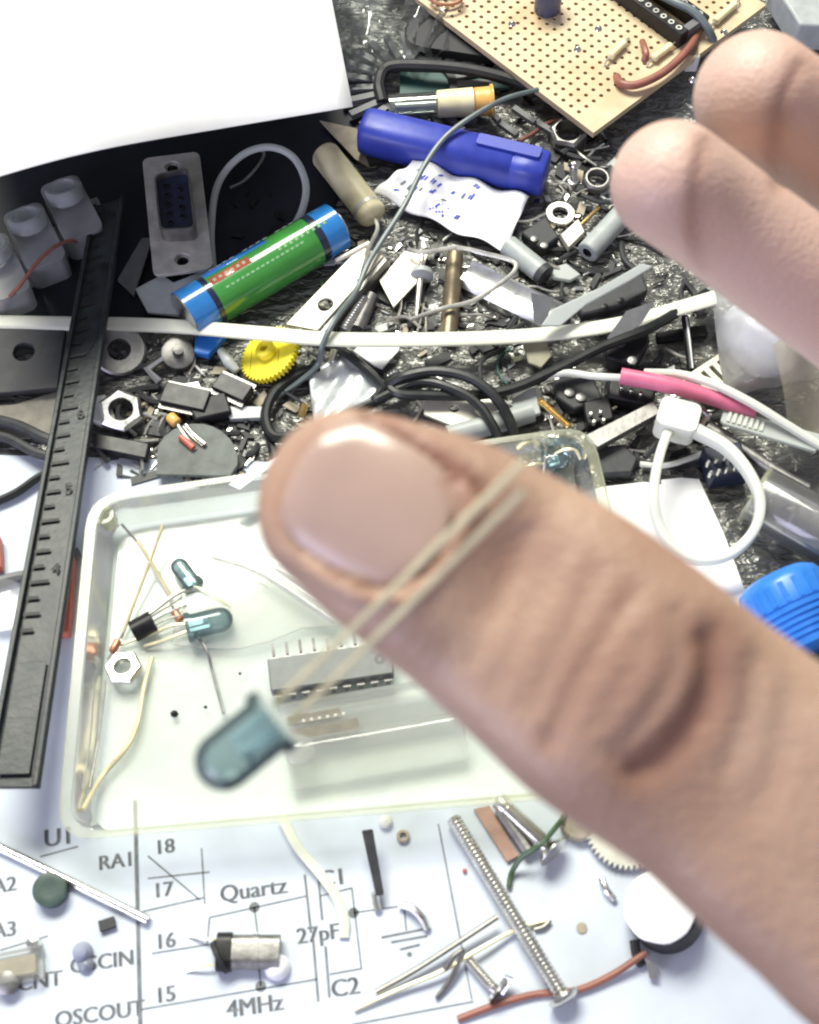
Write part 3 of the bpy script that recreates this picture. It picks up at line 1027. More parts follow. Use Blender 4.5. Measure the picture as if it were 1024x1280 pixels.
wire('rust_wire', 'short rust coloured wire under the edge of the perforated board', 'wire', [(640, 182, 1.5), (664, 168, 2), (690, 152, 2), (720, 150, 1)], 0.5, M['redwire'])

# ---------------------------------------------------------------- perforated board
BZ = 8.0
pc = W(742, 166, BZ)
e1 = nrm(W(530, 0, BZ) - pc)
e2 = nrm(W(958, 0, BZ) - pc)
e2 = nrm(e2 - e1 * np.dot(e1, e2) * 0.5)
e1 = nrm(e1 - e2 * np.dot(e1, e2))
bro = T('perforated_board', 'tan perforated circuit board with wires and a chip socket', 'circuit board', pc - Z * BZ)
PI_ = 2.54
mgn, edge1, n1, n2 = 5.6, 1.0, 27, 24
mb = MB()
th = 1.6
def bp2(a, b, z=0.0):
    return pc + e1 * a + e2 * b + Z * z
for i in range(n1):
    for j in range(n2):
        ca_, cb_ = mgn + (i + 0.5) * PI_, edge1 + (j + 0.5) * PI_
        o8 = [(-1, -1), (0, -1), (1, -1), (1, 0), (1, 1), (0, 1), (-1, 1), (-1, 0)]
        vs_ = [bp2(ca_ + x * PI_ / 2, cb_ + y * PI_ / 2) for x, y in o8]
        ang = [math.atan2(y, x) for x, y in o8]
        vs_ += [bp2(ca_ + 0.55 * math.cos(a), cb_ + 0.55 * math.sin(a)) for a in ang]
        vs_ += [bp2(ca_ + 0.55 * math.cos(a), cb_ + 0.55 * math.sin(a), -th) for a in ang]
        fs = [(k, (k + 1) % 8, 8 + (k + 1) % 8, 8 + k) for k in range(8)] + [(8 + k, 8 + (k + 1) % 8, 16 + (k + 1) % 8, 16 + k) for k in range(8)]
        mb.add(vs_, fs)
A_, B_ = mgn + n1 * PI_, edge1 + n2 * PI_
def bslab(a0, a1, b0, b1):
    mb.add([bp2(a0, b0), bp2(a1, b0), bp2(a1, b1), bp2(a0, b1)], [(0, 1, 2, 3)])
bslab(0, mgn, 0, B_)
bslab(mgn, A_, 0, edge1)
for (a0, b0, a1, b1) in ((0, 0, A_, 0), (A_, 0, A_, B_), (A_, B_, 0, B_), (0, B_, 0, 0)):
    mb.add([bp2(a0, b0), bp2(a1, b1), bp2(a1, b1, -th), bp2(a0, b0, -th)], [(0, 1, 2, 3)])
P('board', mb, M['tan'], bro, angle=30)
# the board's own soldered parts
def bpx(px, py, z=0.0):
    return W(px, py, BZ + z)
s0, s1 = bpx(778, 18, 0), bpx(842, 66, 0)
sx = nrm(s1 - s0)
sy = np.cross(Z, sx)
soc = P('chip_socket', MB().box((s0 + s1) / 2 + sy * 3.2 - sx * 6, sx, sy, Z, 14.5, 1.4, 4.2), M['blackplastic'], bro, bevel=0.2)
P('socket_rail', MB().box((s0 + s1) / 2 + sy * 10.5 - sx * 6, sx, sy, Z, 14.5, 1.4, 4.2), M['blackplastic'], soc, bevel=0.2)
P('socket_bar', MB().box((s0 + s1) / 2 + sy * 6.9 + sx * 7.4, sy, sx, Z, 5.0, 1.0, 4.0), M['greyplastic'], soc, bevel=0.2)
for r_ in (3.2, 10.5):
    for i in range(11):
        P('contact', MB().ring((s0 + s1) / 2 + sy * r_ + sx * (-19 + i * 2.54) + Z * 4.2, Z, 0.85, 0.4, 0.25, 10), M['tin'], soc)
P('red_jumper', MB().tube([bpx(771, 96, 0), bpx(776, 104, 1.4), bpx(796, 106, 2.0), bpx(830, 90, 2.4), bpx(860, 62, 2.0), bpx(872, 40, 0.8), bpx(876, 26, 0)], 1.0, 10), M['redwire'], bro)
P('short_jumper', MB().tube([bpx(805, 76, 0), bpx(808, 68, 1.2), bpx(806, 60, 1.2), bpx(803, 52, 0)], 0.8, 8), M['redwire'], bro)
P('grey_lead', MB().tube([bpx(800, -20, 2), bpx(838, 0, 5), bpx(866, 14, 5), bpx(884, 34, 3), bpx(892, 50, 0)], 1.0, 10), M['greywire'], bro)
for q, (A, B) in enumerate((((762, 72), (782, 52)), ((816, 74), (840, 56)), ((893, 28), (920, 4)))):
    a, b = bpx(*A, 1.2), bpx(*B, 1.2)
    t_ = b - a
    L = np.linalg.norm(t_)
    rs = P('small_resistor', MB().lathe(a, t_, [(0, 0.3), (0.4, 0.9), (1.0, 1.05), (1.5, 0.85), (L - 1.5, 0.85), (L - 1, 1.05), (L - 0.4, 0.9), (L, 0.3)], 14), M['cream'], bro)
    P('lead', MB().tube([a - nrm(t_) * 2 - Z * 1.2, a - nrm(t_) * 1.4, a, b, b + nrm(t_) * 1.4, b + nrm(t_) * 2 - Z * 1.2], 0.28, 6, smooth=False), M['tin'], rs)
P('capacitor', MB().lathe(bpx(684, 12, 0), Z, [(0, 3.0), (0.4, 3.3), (7, 3.3), (7.6, 2.9), (7.6, 2.2), (7.4, 0.02)], 24), pm('indigo_sleeve', (0.06, 0.07, 0.13), 0.4), bro)
P('copper_coil', MB().tube([bpx(558 + 20 * math.cos(a), -3 + 9 * math.sin(a), 1 + 0.2 * a) for a in np.linspace(0, 12.5, 40)], 0.4, 6, k=2), M['copper'], bro)
for x, y in ((748, 36), (722, 62), (866, 100), (905, 40), (640, 30)):
    P('solder_blob', MB().lathe(bpx(x, y, 0), Z, [(0, 1.0), (0.4, 0.8), (0.8, 0.3), (0.9, 0.02)], 10), M['zinc'], bro)
S('grey_case', 'pale grey plastic case corner behind the fingertips', 'case', MB().slab([W(956, 8, 3), W(1010, -30, 3), W(1120, -30, 3), W(1120, 70, 3), W(990, 62, 3)], 8), M['palegrey'], bevel=0.6)
S('white_plug', 'small white plug tucked beside the perforated board edge', 'plug', MB().box(W(862, 82, 3), np.array([1, 0, 0]), np.array([0, 1, 0]), Z, 1.6, 2.4, 5), M['nylon'], bevel=0.5)
S('pale_peg', 'pale peg glimpsed in the gap between two fingers', 'peg', MB().tube(pw([(858, 190, 2), (880, 178, 2), (905, 172, 2)]), 2.2, 12), M['palegrey'])

# ---------------------------------------------------------------- nuts, washer and screw by the board
nut('dark shiny nut standing beside the perforated board corner', W(708, 176, 0.5), (0.0, -0.1, 1), 4.6, 2.9, 4.0, M['dullsteel'], 0.3)
washer('bright white washer beside the grey spacer tube', W(700, 269, 1.0), (0, 0, 1), 3.5, 1.75, 0.9, M['zinc'])
S('ring_terminal', 'dull ring shaped collar touching the fingertip edge', 'collar', MB().ring(W(745, 230, 0.5), (0, -0.1, 1), 3.2, 2.2, 2.6, 28), M['dullsteel'])
bolt('small_screw', 'tiny bright screw standing beside the dull collar', W(717, 228, 0.8), W(718, 208, 4.0), 0.9, M['zinc'], 'pan', hr=1.7)
S('domed_rivet', 'bright domed rivet under the tiny bright screw', 'rivet', MB().lathe(W(716, 230, 0.2), Z, [(0, 1.7), (0.6, 1.7), (1.3, 1.2), (1.5, 0.02)], 18), M['zinc'])
t_ = T('spacer_tube', 'grey hollow spacer tube lying under the index fingertip', 'tube', W(750, 290, 0))
ta, tb = W(734, 316, 3), W(800, 244, 3)
L = np.linalg.norm(tb - ta)
P('barrel', MB().lathe(ta, tb - ta, [(0.0, 1.2), (0, 2.3), (0.25, 2.6), (L, 2.6), (L, 1.2), (0.6, 1.2)], 24, caps=False), M['palegrey'], t_)
P('bore', MB().lathe(ta + nrm(tb - ta) * 0.5, tb - ta, [(0, 1.25), (0.1, 1.22), (L * 0.8, 1.2)], 16), M['blackplastic'], t_)

# ---------------------------------------------------------------- dark thin lead over the pen cap
wire('thin_cable', 'thin dark lead draped over the deep blue cap', 'lead', [(672, 112, 9), (630, 124, 12), (590, 146, 13), (556, 172, 12.4), (530, 208, 11), (506, 256, 9), (478, 300, 8), (460, 330, 8), (444, 366, 8), (420, 398, 11.5), (404, 430, 10), (398, 455, 5), (376, 476, 3), (340, 500, 2)], 0.62, M['greywire'], n=8)

# ---------------------------------------------------------------- brackets and metal bits, centre
bk = T('metal_bracket', 'cream metal bracket with a round hole beside the battery', 'bracket', W(420, 370, 0))
P('face', MB().slab([W(358, 408, 3), W(452, 310, 5), W(480, 322, 6), W(398, 416, 4)], 0.8, [(W(408, 384, 4), 1.75)]), M['creammetal'], bk, bevel=0.15)
P('flange', MB().slab([W(398, 417, 4.2), W(480, 323, 6.2), W(486, 338, 1.5), W(412, 418, 1)], 0.8), M['dullsteel'], bk)
P('lip', MB().tube(pw([(420, 326, 4.5), (436, 318, 5.5), (462, 304, 6.0)]), 0.6, 8), M['creammetal'], bk)
S('diamond_plate', 'pale square metal plate pointing at the white strap', 'plate', MB().slab([W(474, 352, 3), W(492, 386, 2.4), W(520, 356, 3), W(536, 318, 3.4), W(506, 316, 3.4)], 0.6), M['creammetal'], bevel=0.1)
bolt('threaded_rod', 'short ridged rod next to the cream bracket', W(430, 414, 3), W(456, 374, 3), 1.35, M['steel'], None, 0.75)
S('dark_pin', 'dark round pin lying beside the short ridged rod', 'pin', MB().tube(pw([(446, 412, 2), (464, 370, 2)]), 1.7, 14), M['dullsteel'])
t_ = T('push_pin', 'silver spike with a round grey collar', 'pin', W(526, 340, 0))
P('shaft', MB().lathe(W(530, 302, 3.5), W(521, 392, 3) - W(530, 302, 3.5), [(0, 0.6), (0.3, 1.1), (1.6, 1.2), (1.8, 0.9), (6, 0.9), (6.2, 0.8), (17, 0.62), (21, 0.12)], 16), M['tin'], t_)
P('collar', MB().lathe(W(528, 340, 3.5), W(521, 392, 3) - W(530, 302, 3.5), [(-0.4, 1.6), (0, 2.5), (1.2, 2.6), (1.7, 1.8)], 22), M['palegrey'], t_)
P('head', MB().lathe(W(531, 314, 3.5), W(530, 302, 3.5) - W(531, 314, 3.5), [(0, 1.4), (0.8, 1.5), (1.2, 1.2)], 16), M['tin'], t_)
S('dark_dowel', 'bronze coloured round dowel standing beside the bright channel', 'dowel', MB().lathe(W(569, 318, 3), W(562, 402, 2.4) - W(569, 318, 3), [(0, 1.4), (0.2, 1.9), (9, 1.9), (9.2, 2.0), (22.5, 2.0), (22.6, 1.4)], 20), pm('bronze', (0.22, 0.18, 0.12), 0.4, 0.7, bump=0.1))
wire('bent_wire', 'stiff white wire bent into an open hairpin', 'wire', [(510, 312, 6), (530, 315, 7), (572, 310, 8), (612, 318, 8), (640, 326, 8), (645, 335, 8), (634, 348, 7.5), (606, 368, 6.5), (586, 378, 6), (552, 386, 5.5), (512, 400, 5)], 0.52, M['tin'])
# aluminium channel
ch = T('metal_channel', 'shiny aluminium channel profile running towards the black wedge', 'channel', W(640, 360, 0))
a0, a1 = W(582, 338, 4), W(706, 398, 4)
cx = nrm(a1 - a0)
cy = np.cross(Z, cx)
L = np.linalg.norm(a1 - a0)
prof = [(-3.6, 0.2), (-3.4, 2.2), (-2.2, 3.6), (-0.6, 3.9), (0.6, 3.2), (1.6, 3.6), (2.6, 4.4), (3.4, 4.0), (3.7, 2.0), (3.7, 0.2)]
mb = MB()
mb.prism(a0 - Z * 4, cy, Z, cx, prof, L)
P('profile', mb, M['alu'], ch, angle=25)
P('end_stop', MB().slab([W(664, 366, 8), W(692, 372, 8), W(682, 408, 4.5), W(668, 404, 4.5)], 0.6), M['greyplastic'], ch)
t_ = T('grey_capacitor', 'pale grey cylinder with a dark end beside the sachet', 'capacitor', W(660, 330, 0))
A, B = W(634, 306, 3), W(676, 340, 3)
P('sleeve', MB().lathe(A, B - A, [(0, 2.0), (0.3, 2.5), (np.linalg.norm(B - A), 2.5)], 20), M['palegrey'], t_)
P('dark_end', MB().lathe(B, B - A, [(0, 2.55), (0.3, 2.6), (1.6, 2.5), (1.8, 1.8)], 20), M['darkgrey'], t_)
S('clear_chip', 'flat pale chip of plastic on the embossed desk', 'chip', MB().slab([W(688, 338, 1), W(708, 332, 1), W(726, 346, 1), W(712, 354, 1), W(690, 350, 1)], 1.0), M['nylonthin'], bevel=0.3)
S('pale_spacer', 'small pale block leaning beside the grey spacer tube', 'block', MB().slab([W(700, 300, 1.5), W(722, 280, 1.5), W(730, 296, 1.5), W(710, 316, 1.5)], 2.0), M['creammetal'], bevel=0.2)
S('dark_block', 'dark grey moulded block near the bright washer', 'block', MB().slab([W(650, 300, 0.5), W(680, 280, 0.5), W(698, 306, 0.5), W(676, 322, 0.5)], 3.0), M['darkgrey'], bevel=0.5)
wire('brass_pin', 'thin brass pin between bright washer and grey tube', 'pin', [(706, 300, 2), (734, 274, 2.5), (750, 258, 2)], 0.5, M['brass'])
# black wedge blades on the right of the channel
S('clear_shard', 'long glossy translucent shard arching over the strap', 'shard', MB().slab([W(676, 408, 8.5), W(690, 388, 9.5), (W(748, 362, 10)), W(798, 336, 9), W(812, 340, 8.5), W(784, 356, 9), W(730, 384, 9), W(700, 408, 8.8)], 0.7), M['nylonthin'], bevel=0.2)
S('black_wedge', 'dark moulded wedge under the glossy translucent shard', 'wedge', MB().slab([W(720, 392, 3), W(745, 374, 3), W(800, 352, 3), W(808, 374, 3), W(770, 394, 3), W(726, 404, 3)], 3.2), M['darkgrey'], bevel=0.5)
S('grey_flag', 'grey plastic flag standing over the black cable', 'flag', MB().slab([W(758, 424, 9.5), W(782, 390, 11), W(818, 378, 11), W(802, 404, 10), (W(770, 430, 9))], 0.7), M['greyplastic'])
S('black_clip', 'black clip body under the grey plastic flag', 'clip', MB().slab([W(756, 424, 2), W(802, 404, 2), W(808, 440, 1.5), W(790, 472, 1), W(752, 462, 1)], 5), M['blackplastic'], bevel=0.6)
S('bronze_tab', 'rounded brownish tab hanging below the white strap', 'tab', MB().slab([W(652, 426, 3), W(682, 424, 3), W(690, 446, 2.4), W(676, 462, 2), W(660, 456, 2)], 0.8), pm('olive_tab', (0.30, 0.28, 0.2), 0.5), bevel=0.3)

# ---------------------------------------------------------------- black cables
wire('black_cable', 'thick black cable coiling round and leaving under the clear wrap', 'cable', [(884, 366, 6), (850, 388, 7), (808, 412, 9.5), (752, 434, 9), (696, 462, 7), (640, 486, 6), (590, 494, 5), (535, 494, 5), (500, 492, 5), (488, 482, 5), (508, 470, 7), (548, 464, 8), (590, 474, 8), (622, 500, 7), (642, 540, 5), (640, 580, 3), (610, 640, 2)], 1.15, M['cable'])
wire('looped_cable', 'second black cable looping behind the thumb', 'cable', [(404, 432, 3), (430, 440, 4), (458, 462, 4.5), (478, 484, 4), (470, 500, 3.5), (520, 478, 6), (560, 484, 6.5), (596, 504, 6), (620, 540, 5), (630, 575, 3), (600, 640, 2)], 1.05, M['cable'])
wire('bent_cable', 'short black cable arc behind the thumb nail', 'cable', [(398, 540, 2), (440, 516, 3), (474, 500, 3), (500, 488, 2.5), (540, 476, 2)], 1.0, M['cable'])
wire('hooked_cable', 'black cable hooking round below the yellow gear', 'cable', [(398, 458, 2.5), (366, 472, 3), (342, 492, 3), (332, 520, 3), (340, 544, 3), (362, 546, 3), (392, 536, 2.5), (410, 528, 2)], 1.15, M['cable'])
wire('cable_tail', 'thin black cable tail dropping below the hooked cable', 'cable', [(335, 540, 1.5), (340, 560, 1.5), (346, 590, 1.5)], 0.9, M['cable'])
wire('fine_loop', 'hair thin green wire loop on the silvery desk', 'wire', [(640, 434, 1), (626, 444, 1), (622, 460, 1), (628, 474, 1), (634, 480, 1)], 0.2, pm('green_hair', (0.05, 0.16, 0.13), 0.4))
S('silver_bag', 'wrinkled silvery plastic bag behind the thumb', 'bag', MB().patch(W(386, 470, 1.5), W(428, 444, 1.5), W(484, 488, 1.5), W(394, 540, 1.5), 16, 16, lambda u, v: (0, 0, 0.7 * math.sin(u * 9 + v * 5) * math.sin(v * 8) + 0.8)), M['foil'], solid=0.2)
S('white_label', 'bright white plastic piece just below the white strap', 'label', MB().slab([W(442, 440, 2), W(454, 428, 2), W(502, 428, 2), W(498, 440, 2), W(478, 462, 2), W(468, 458, 2)], 0.5), M['paper'])
t_ = T('slotted_plate', 'pale metal plate with a small slot behind the cables', 'plate', W(570, 520, 0))
P('sheet', MB().slab([W(530, 500, 1.5), W(620, 500, 2), W(660, 520, 2), W(600, 548, 2), W(530, 520, 1.5)], 0.8, [(W(568, 513, 1.7), 1.0)]), M['creammetal'], t_, bevel=0.1)
S('pale_tube', 'pale round tube lying behind the thumb edge', 'tube', MB().tube(pw([(560, 545, 2.5), (610, 532, 2.5), (665, 515, 2.5)]), 2.2, 16), M['palegrey'])
bolt('brass_screw', 'small brass screw beside the clear tray corner', W(674, 500, 4), W(712, 534, 4.5), 0.85, M['brass'], None, 0.55)
S('grey_fork', 'grey plastic fork piece above the brass screw', 'fork', MB().slab([W(640, 494, 3), W(668, 486, 3), W(676, 520, 2.5), W(640, 530, 2.5)], 1.2), M['palegrey'], bevel=0.3)
S('ridged_stub', 'small ridged metal stub among the black cables', 'stub', MB().lathe(W(482, 474, 2), W(506, 458, 2) - W(482, 474, 2), [(0, 0.8), (0.4, 1.2), (0.8, 0.9), (1.2, 1.2), (1.6, 0.9), (2.0, 1.2), (2.4, 0.9), (2.8, 1.2), (3.4, 0.8)], 14), M['steel'])

# dark clutter in the gap above the cable tie
for nm, lab, cat, pts, h, mt in (
    ('dark_switch', 'black switch body under the pink sleeve', 'switch', [(760, 478, 1), (820, 490, 1), (812, 520, 1), (756, 508, 1)], 4, 'blackplastic'),
    ('dark_lump', 'dull dark lump beside the brass screw', 'lump', [(690, 482, 1), (740, 478, 1), (752, 506, 1), (716, 520, 1), (694, 504, 1)], 2.6, 'darkgrey'),
    ('black_cube', 'black plastic cube between brass screw and steel bar', 'cube', [(726, 512, 0.6), (760, 506, 0.6), (766, 534, 0.6), (732, 542, 0.6)], 3.4, 'blackplastic'),
    ('olive_chunk', 'olive coloured chunk below the steel bar', 'chunk', [(744, 566, 0.6), (778, 562, 0.6), (796, 578, 0.6), (788, 598, 0.6), (750, 600, 0.6)], 2.4, 'darkgrey'),
    ('black_header', 'black pin header block beyond the paper slip corner', 'header', [(872, 574, 0.8), (920, 566, 0.8), (932, 606, 0.8), (884, 612, 0.8)], 5, 'dsubblue'),
    ('black_bar', 'flat black bar near the clear wrap', 'bar', [(818, 420, 1), (882, 410, 1), (884, 424, 1), (820, 432, 1)], 1.5, 'blackplastic'),
):
    S(nm, lab, cat, MB().slab([W(*p) for p in pts], h), M[mt], bevel=0.5)
def studs(parent_name, pts, z0, r, h, mat, nm='pin'):
    par = bpy.data.objects[parent_name]
    for (x, y) in pts:
        P(nm, MB().lathe(W(x, y, z0), Z, [(0, r), (h * 0.8, r), (h, r * 0.6), (h + 0.01, 0.02)], 10), M[mat], par)
studs('dark_switch', [(776, 488), (788, 492), (800, 496)], 4.9, 0.6, 1.6, 'zinc')
studs('dark_lump', [(712, 492), (726, 498)], 3.5, 1.1, 0.8, 'dullsteel', 'screw')
studs('black_cube', [(738, 520), (750, 518), (742, 530), (754, 528)], 3.9, 0.45, 1.2, 'tin')
studs('black_header', [(884 + 10 * i + 3 * j, 582 + 13 * j - 2 * i) for i in range(4) for j in range(2)], 5.7, 0.5, 1.8, 'zinc')
studs('black_clip', [(776, 430), (790, 452)], 6.6, 1.0, 0.7, 'dullsteel', 'rivet')
studs('dark_block', [(668, 300), (680, 308)], 3.4, 0.9, 0.7, 'dullsteel', 'rivet')
studs('black_wedge', [(756, 384), (776, 376)], 6.1, 0.8, 0.4, 'blackplastic', 'boss')
# steel bar, rods
S('steel_bar', 'brushed square steel bar ending at the tie head', 'bar', MB().slab([W(728, 552, 4), W(816, 508, 4), W(824, 522, 4), W(744, 566, 4)], 2.2), M['dullsteel'], bevel=0.3)
S('round_rod', 'dull round rod running under the clear tube', 'rod', MB().tube(pw([(884, 534, 4), (920, 556, 4), (968, 588, 4), (1010, 612, 4)]), 1.25, 14), M['dullsteel'])
wire('white_lead', 'thin white lead behind the looped cable tie', 'lead', [(800, 580, 2), (830, 582, 2.5), (860, 574, 2.5), (890, 562, 2)], 0.6, M['nylon'])
t_ = T('wire_link', 'small dark leg with white stripe near the clear wrap', 'leg', W(862, 430, 0))
P('sleeve', MB().tube(pw([(856, 396, 4), (860, 424, 4), (864, 462, 3)]), 0.85, 10), M['blackplastic'], t_)
P('stripe', MB().tube(pw([(858, 396, 4.9), (862, 424, 4.9), (866, 460, 3.9)]), 0.22, 6), M['whiteink'], t_)

# pink sleeve and wires
t_ = T('sleeved_wire', 'white wire running into a pink heat shrink sleeve', 'wire', W(840, 490, 0))
P('sleeve', MB().tube(pw([(776, 470, 9), (830, 480, 9.5), (880, 494, 9), (944, 516, 8)]), [1.75, 1.75, 1.7, 1.5], 14), M['pink'], t_)
P('conductor', MB().tube(pw([(640, 494, 5), (672, 476, 6), (706, 466, 7), (740, 470, 8), (776, 472, 9)]), 0.75, 9), M['nylon'], t_)
wire('white_wire', 'white wire arching over the pink sleeve to the clear tube', 'wire', [(806, 466, 7), (850, 468, 9.5), (892, 480, 11), (940, 504, 11), (985, 532, 10), (1040, 566, 9)], 0.95, M['nylon'])
t_ = T('ribbed_tie', 'translucent cable tie tail with moulded ribs beside the pink sleeve', 'cable tie', W(950, 540, 0))
ra_, rb_ = W(902, 522, 7), W(1020, 556, 8)
rx = nrm(rb_ - ra_)
ry = nrm(np.cross(Z, rx))
P('tail', MB().prism(ra_, rx, ry, nrm(np.cross(rx, ry)), [(0, -1.3), (0.8, -1.9), (20, -2.2), (20, 2.2), (0.8, 1.9), (0, 1.3)], 0.9), M['nylonthin'], t_, bevel=0.2)
for i in range(7):
    P('rib', MB().box(ra_ + rx * (1.4 + i * 1.15) + Z * 0.85, ry, rx, Z, 1.2, 0.3, 0.45), M['nylon'], t_)
# slotted connector
t_ = T('slotted_connector', 'beige connector shell with three dark slots', 'connector', W(890, 475, 0))
k0 = W(872, 484, 1.5)
kx = nrm(W(914, 456, 1.5) - k0)
ky = nrm(np.cross(Z, kx))
hol = []
for i in range(3):
    c = 1.8 + i * 2.3
    hol.append([(c - 0.45, -3.4), (c + 0.45, -3.4), (c + 0.45, 1.2), (c - 0.45, 1.2)])
P('shell', MB().prism(k0, kx, ky, Z, [(-0.8, -4.5), (8.8, -4.5), (8.8, 2.6), (-0.8, 2.6)], 3.0, hol), M['creammetal'], t_, bevel=0.2)
P('core', MB().prism(k0 - Z * 0.8, kx, ky, Z, [(-0.6, -4.2), (8.6, -4.2), (8.6, 2.4), (-0.6, 2.4)], 1.2), M['blackplastic'], t_)
S('steel_clip', 'tiny bent steel clip beside the tie head', 'clip', MB().tube(pw([(866, 506, 5), (876, 512, 6), (884, 520, 5), (878, 534, 4), (890, 540, 3)]), 0.7, 8), M['zinc'])

# looped cable tie
t_ = T('cable_tie', 'milky white cable tie closed into a loop above the paper slip', 'cable tie', W(880, 620, 0))
hc = W(846, 527, 9)
hx = nrm(np.array([0.95, -0.3, 0.0]))
P('head', MB().prism(hc - Z * 2.5, hx, np.cross(Z, hx), Z, rrect(4.2, 3.5, 1.6), 5.6), M['nylon'], t_, bevel=0.9)
P('loop', MB().tube(pw([(838, 532, 9), (824, 572, 11), (817, 618, 11), (824, 658, 9), (846, 688, 8), (878, 700, 8), (914, 692, 8.5), (942, 664, 10), (950, 628, 11), (936, 592, 11.5), (908, 560, 11), (872, 540, 10), (850, 530, 9)]), [1.0, 1, 1, 1, 1, 1, 1, 1, 1, 1.05, 1.15, 1.25, 1.2], 12, flat=(1.0, 1.35), up=Z, k=8), M['nylon'], t_)
P('tail_stub', MB().tube(pw([(856, 538, 10.5), (872, 536, 10.5), (888, 548, 10)]), 0.9, 8), M['nylon'], t_)

# clear tube, clear wrap with white ball, tape
t_ = T('clear_tube', 'clear plastic tube with a rounded open end beside the cable tie', 'tube', W(980, 640, 0))
q0, q1 = W(945, 618, 6), W(1090, 700, 6)
L = np.linalg.norm(q1 - q0)
P('wall', MB().lathe(q0, q1 - q0, [(-0.4, 5.6), (0, 6.1), (0.6, 6.3), (L, 6.6), (L, 6.2), (0.6, 5.9), (0.0, 5.6)], 36, caps=False), M['film2'], t_, angle=60)
P('end_ring', MB().ring(q0 - nrm(q1 - q0) * 0.3, q1 - q0, 6.35, 5.5, 1.0, 36), M['trayrim'], t_)
P('inner_lens', MB().lathe(q0 + nrm(q1 - q0) * 8, q1 - q0, [(0, 4.6), (0.5, 5.1), (9, 5.1), (9.5, 4.6)], 28), M['film2'], t_)
t_ = T('wrapped_ball', 'white plastic dome wrapped in clear film beside the fingers', 'dome', W(945, 440, 0))
P('dome', MB().lathe(W(946, 432, 0.5), (0.15, 0.1, 1), [(0, 9.0), (2, 9.6), (5, 9.2), (8, 7.6), (10, 5.2), (11, 2.4), (11.2, 0.02)], 36), M['whiteglossy'], t_, angle=70)
mb = MB()
mb.patch(W(884, 344, 7), W(1000, 356, 11), W(1040, 470, 9), W(905, 500, 3), 30, 30, lambda u, v: (0, 0, 8.5 * (math.sin(math.pi * u) * math.sin(math.pi * v)) ** 0.6 + 0.8 * abs(math.sin(u * 9 + v * 5)) + 0.5 * abs(math.sin(v * 13 - u * 4))))
P('film', mb, M['wrapfilm'], t_)
mb = MB()
mb.patch(W(966, 432, 15), W(1015, 405, 17), W(1060, 560, 9), W(985, 540, 9), 18, 18, lambda u, v: (0, 0, 1.6 * math.sin(u * 4 + v * 3)))
S('packing_tape', 'brownish clear packing tape crumpled over the film wrapped dome', 'tape', mb, M['tape'])
mb = MB()
mb.patch(W(866, 352, 3), W(905, 334, 9), W(905, 372, 9), W(870, 395, 3), 14, 14, lambda u, v: (0, 0, 1.2 * math.sin(u * 8 + v * 9)))
S('film_scrap', 'small crumpled clear scrap where the black cable ends', 'film', mb, M['film2'])

# blue ribbed cap
t_ = T('bottle_closure', 'bright blue ribbed screw closure beside the thumb', 'closure', W(990, 770, 0))
ca2 = W(1016, 812, 8.0)
cax2 = nrm(np.array([-0.38, 0.9, 0.12]))
pr = [(0, 9.2), (0.3, 9.6)]
for i in range(6):
    pr += [(0.8 + i * 1.25, 9.6), (1.3 + i * 1.25, 9.6), (1.4 + i * 1.25, 9.2), (1.9 + i * 1.25, 9.2)]
pr += [(8.4, 9.5), (8.6, 8.6), (13, 8.5), (14.4, 7.8), (15.4, 6.2), (15.6, 0.02)]
P('threaded_skirt', MB().lathe(ca2, cax2, pr, 48), M['cap'], t_)
for i in range(20):
    a = 2 * math.pi * i / 20
    u = nrm(np.cross(np.array([1.0, 0, 0]), cax2))
    w = np.cross(cax2, u)
    d_ = math.cos(a) * u + math.sin(a) * w
    P('rib', MB().box(ca2 + cax2 * 8.8 + d_ * 8.5, np.cross(cax2, d_), d_, cax2, 0.45, 0.2, 4.0), M['cap'], t_)

# ---------------------------------------------------------------- left clutter
washer('large dull washer half under the dark ruler', W(150, 440, 1.5), (0.1, -0.25, 1), 5.8, 2.4, 1.6, M['dullsteel'])
nut('big bright hex nut beside the dark ruler', W(153, 520, 0.6), (0.12, -0.18, 1), 5.0, 2.4, 4.0, M['steel'], 0.2)
S('cream_block', 'cream plastic block between ruler and big hex nut', 'block', MB().slab([W(120, 500, 0.5), W(134, 498, 0.5), (W(146, 526, 0.5)), W(138, 540, 0.5), W(118, 532, 0.5)], 2.0), M['nylon'], bevel=0.5)
wire('flat_cable', 'twisted dark grey cable pair disappearing under the ruler', 'cable', [(-30, 520, 3), (20, 532, 4), (60, 550, 5), (92, 556, 3)], 1.3, M['darkgrey'])
wire('grey_cable', 'second dark grey cable under the ruler beside dull paper scrap', 'cable', [(-30, 542, 2.6), (10, 548, 3), (50, 568, 3.5), (92, 572, 3)], 1.1, M['darkgrey'])
S('shiny_bar', 'glossy black bar with bluish sheen below the big hex nut', 'bar', MB().slab([W(118, 548, 1.2), W(190, 562, 1.2), W(186, 580, 1.2), W(120, 566, 1.2)], 2.4), M['blackplastic'], bevel=0.4)
wire('lone_cable', 'thin dark cable crossing the white paper behind the ruler', 'cable', [(-20, 634, 1.5), (20, 616, 1.8), (54, 594, 2), (90, 588, 1.5)], 0.9, M['cable'])
M['discgrey'] = pm('disc_grey', (0.15, 0.165, 0.155), 0.6, var=0.2, bump=0.1, spec=0.2)
S('half_disc', 'flat grey half disc behind the tray edge', 'disc', MB().slab([W(196, 596, 2)] + [W(246 + 52 * math.cos(a), 578 - 46 * math.sin(a), 2) for a in np.linspace(math.pi * 0.86, -0.15, 12)] + [W(288, 598, 2)], 1.0), M['discgrey'], bevel=0.15)
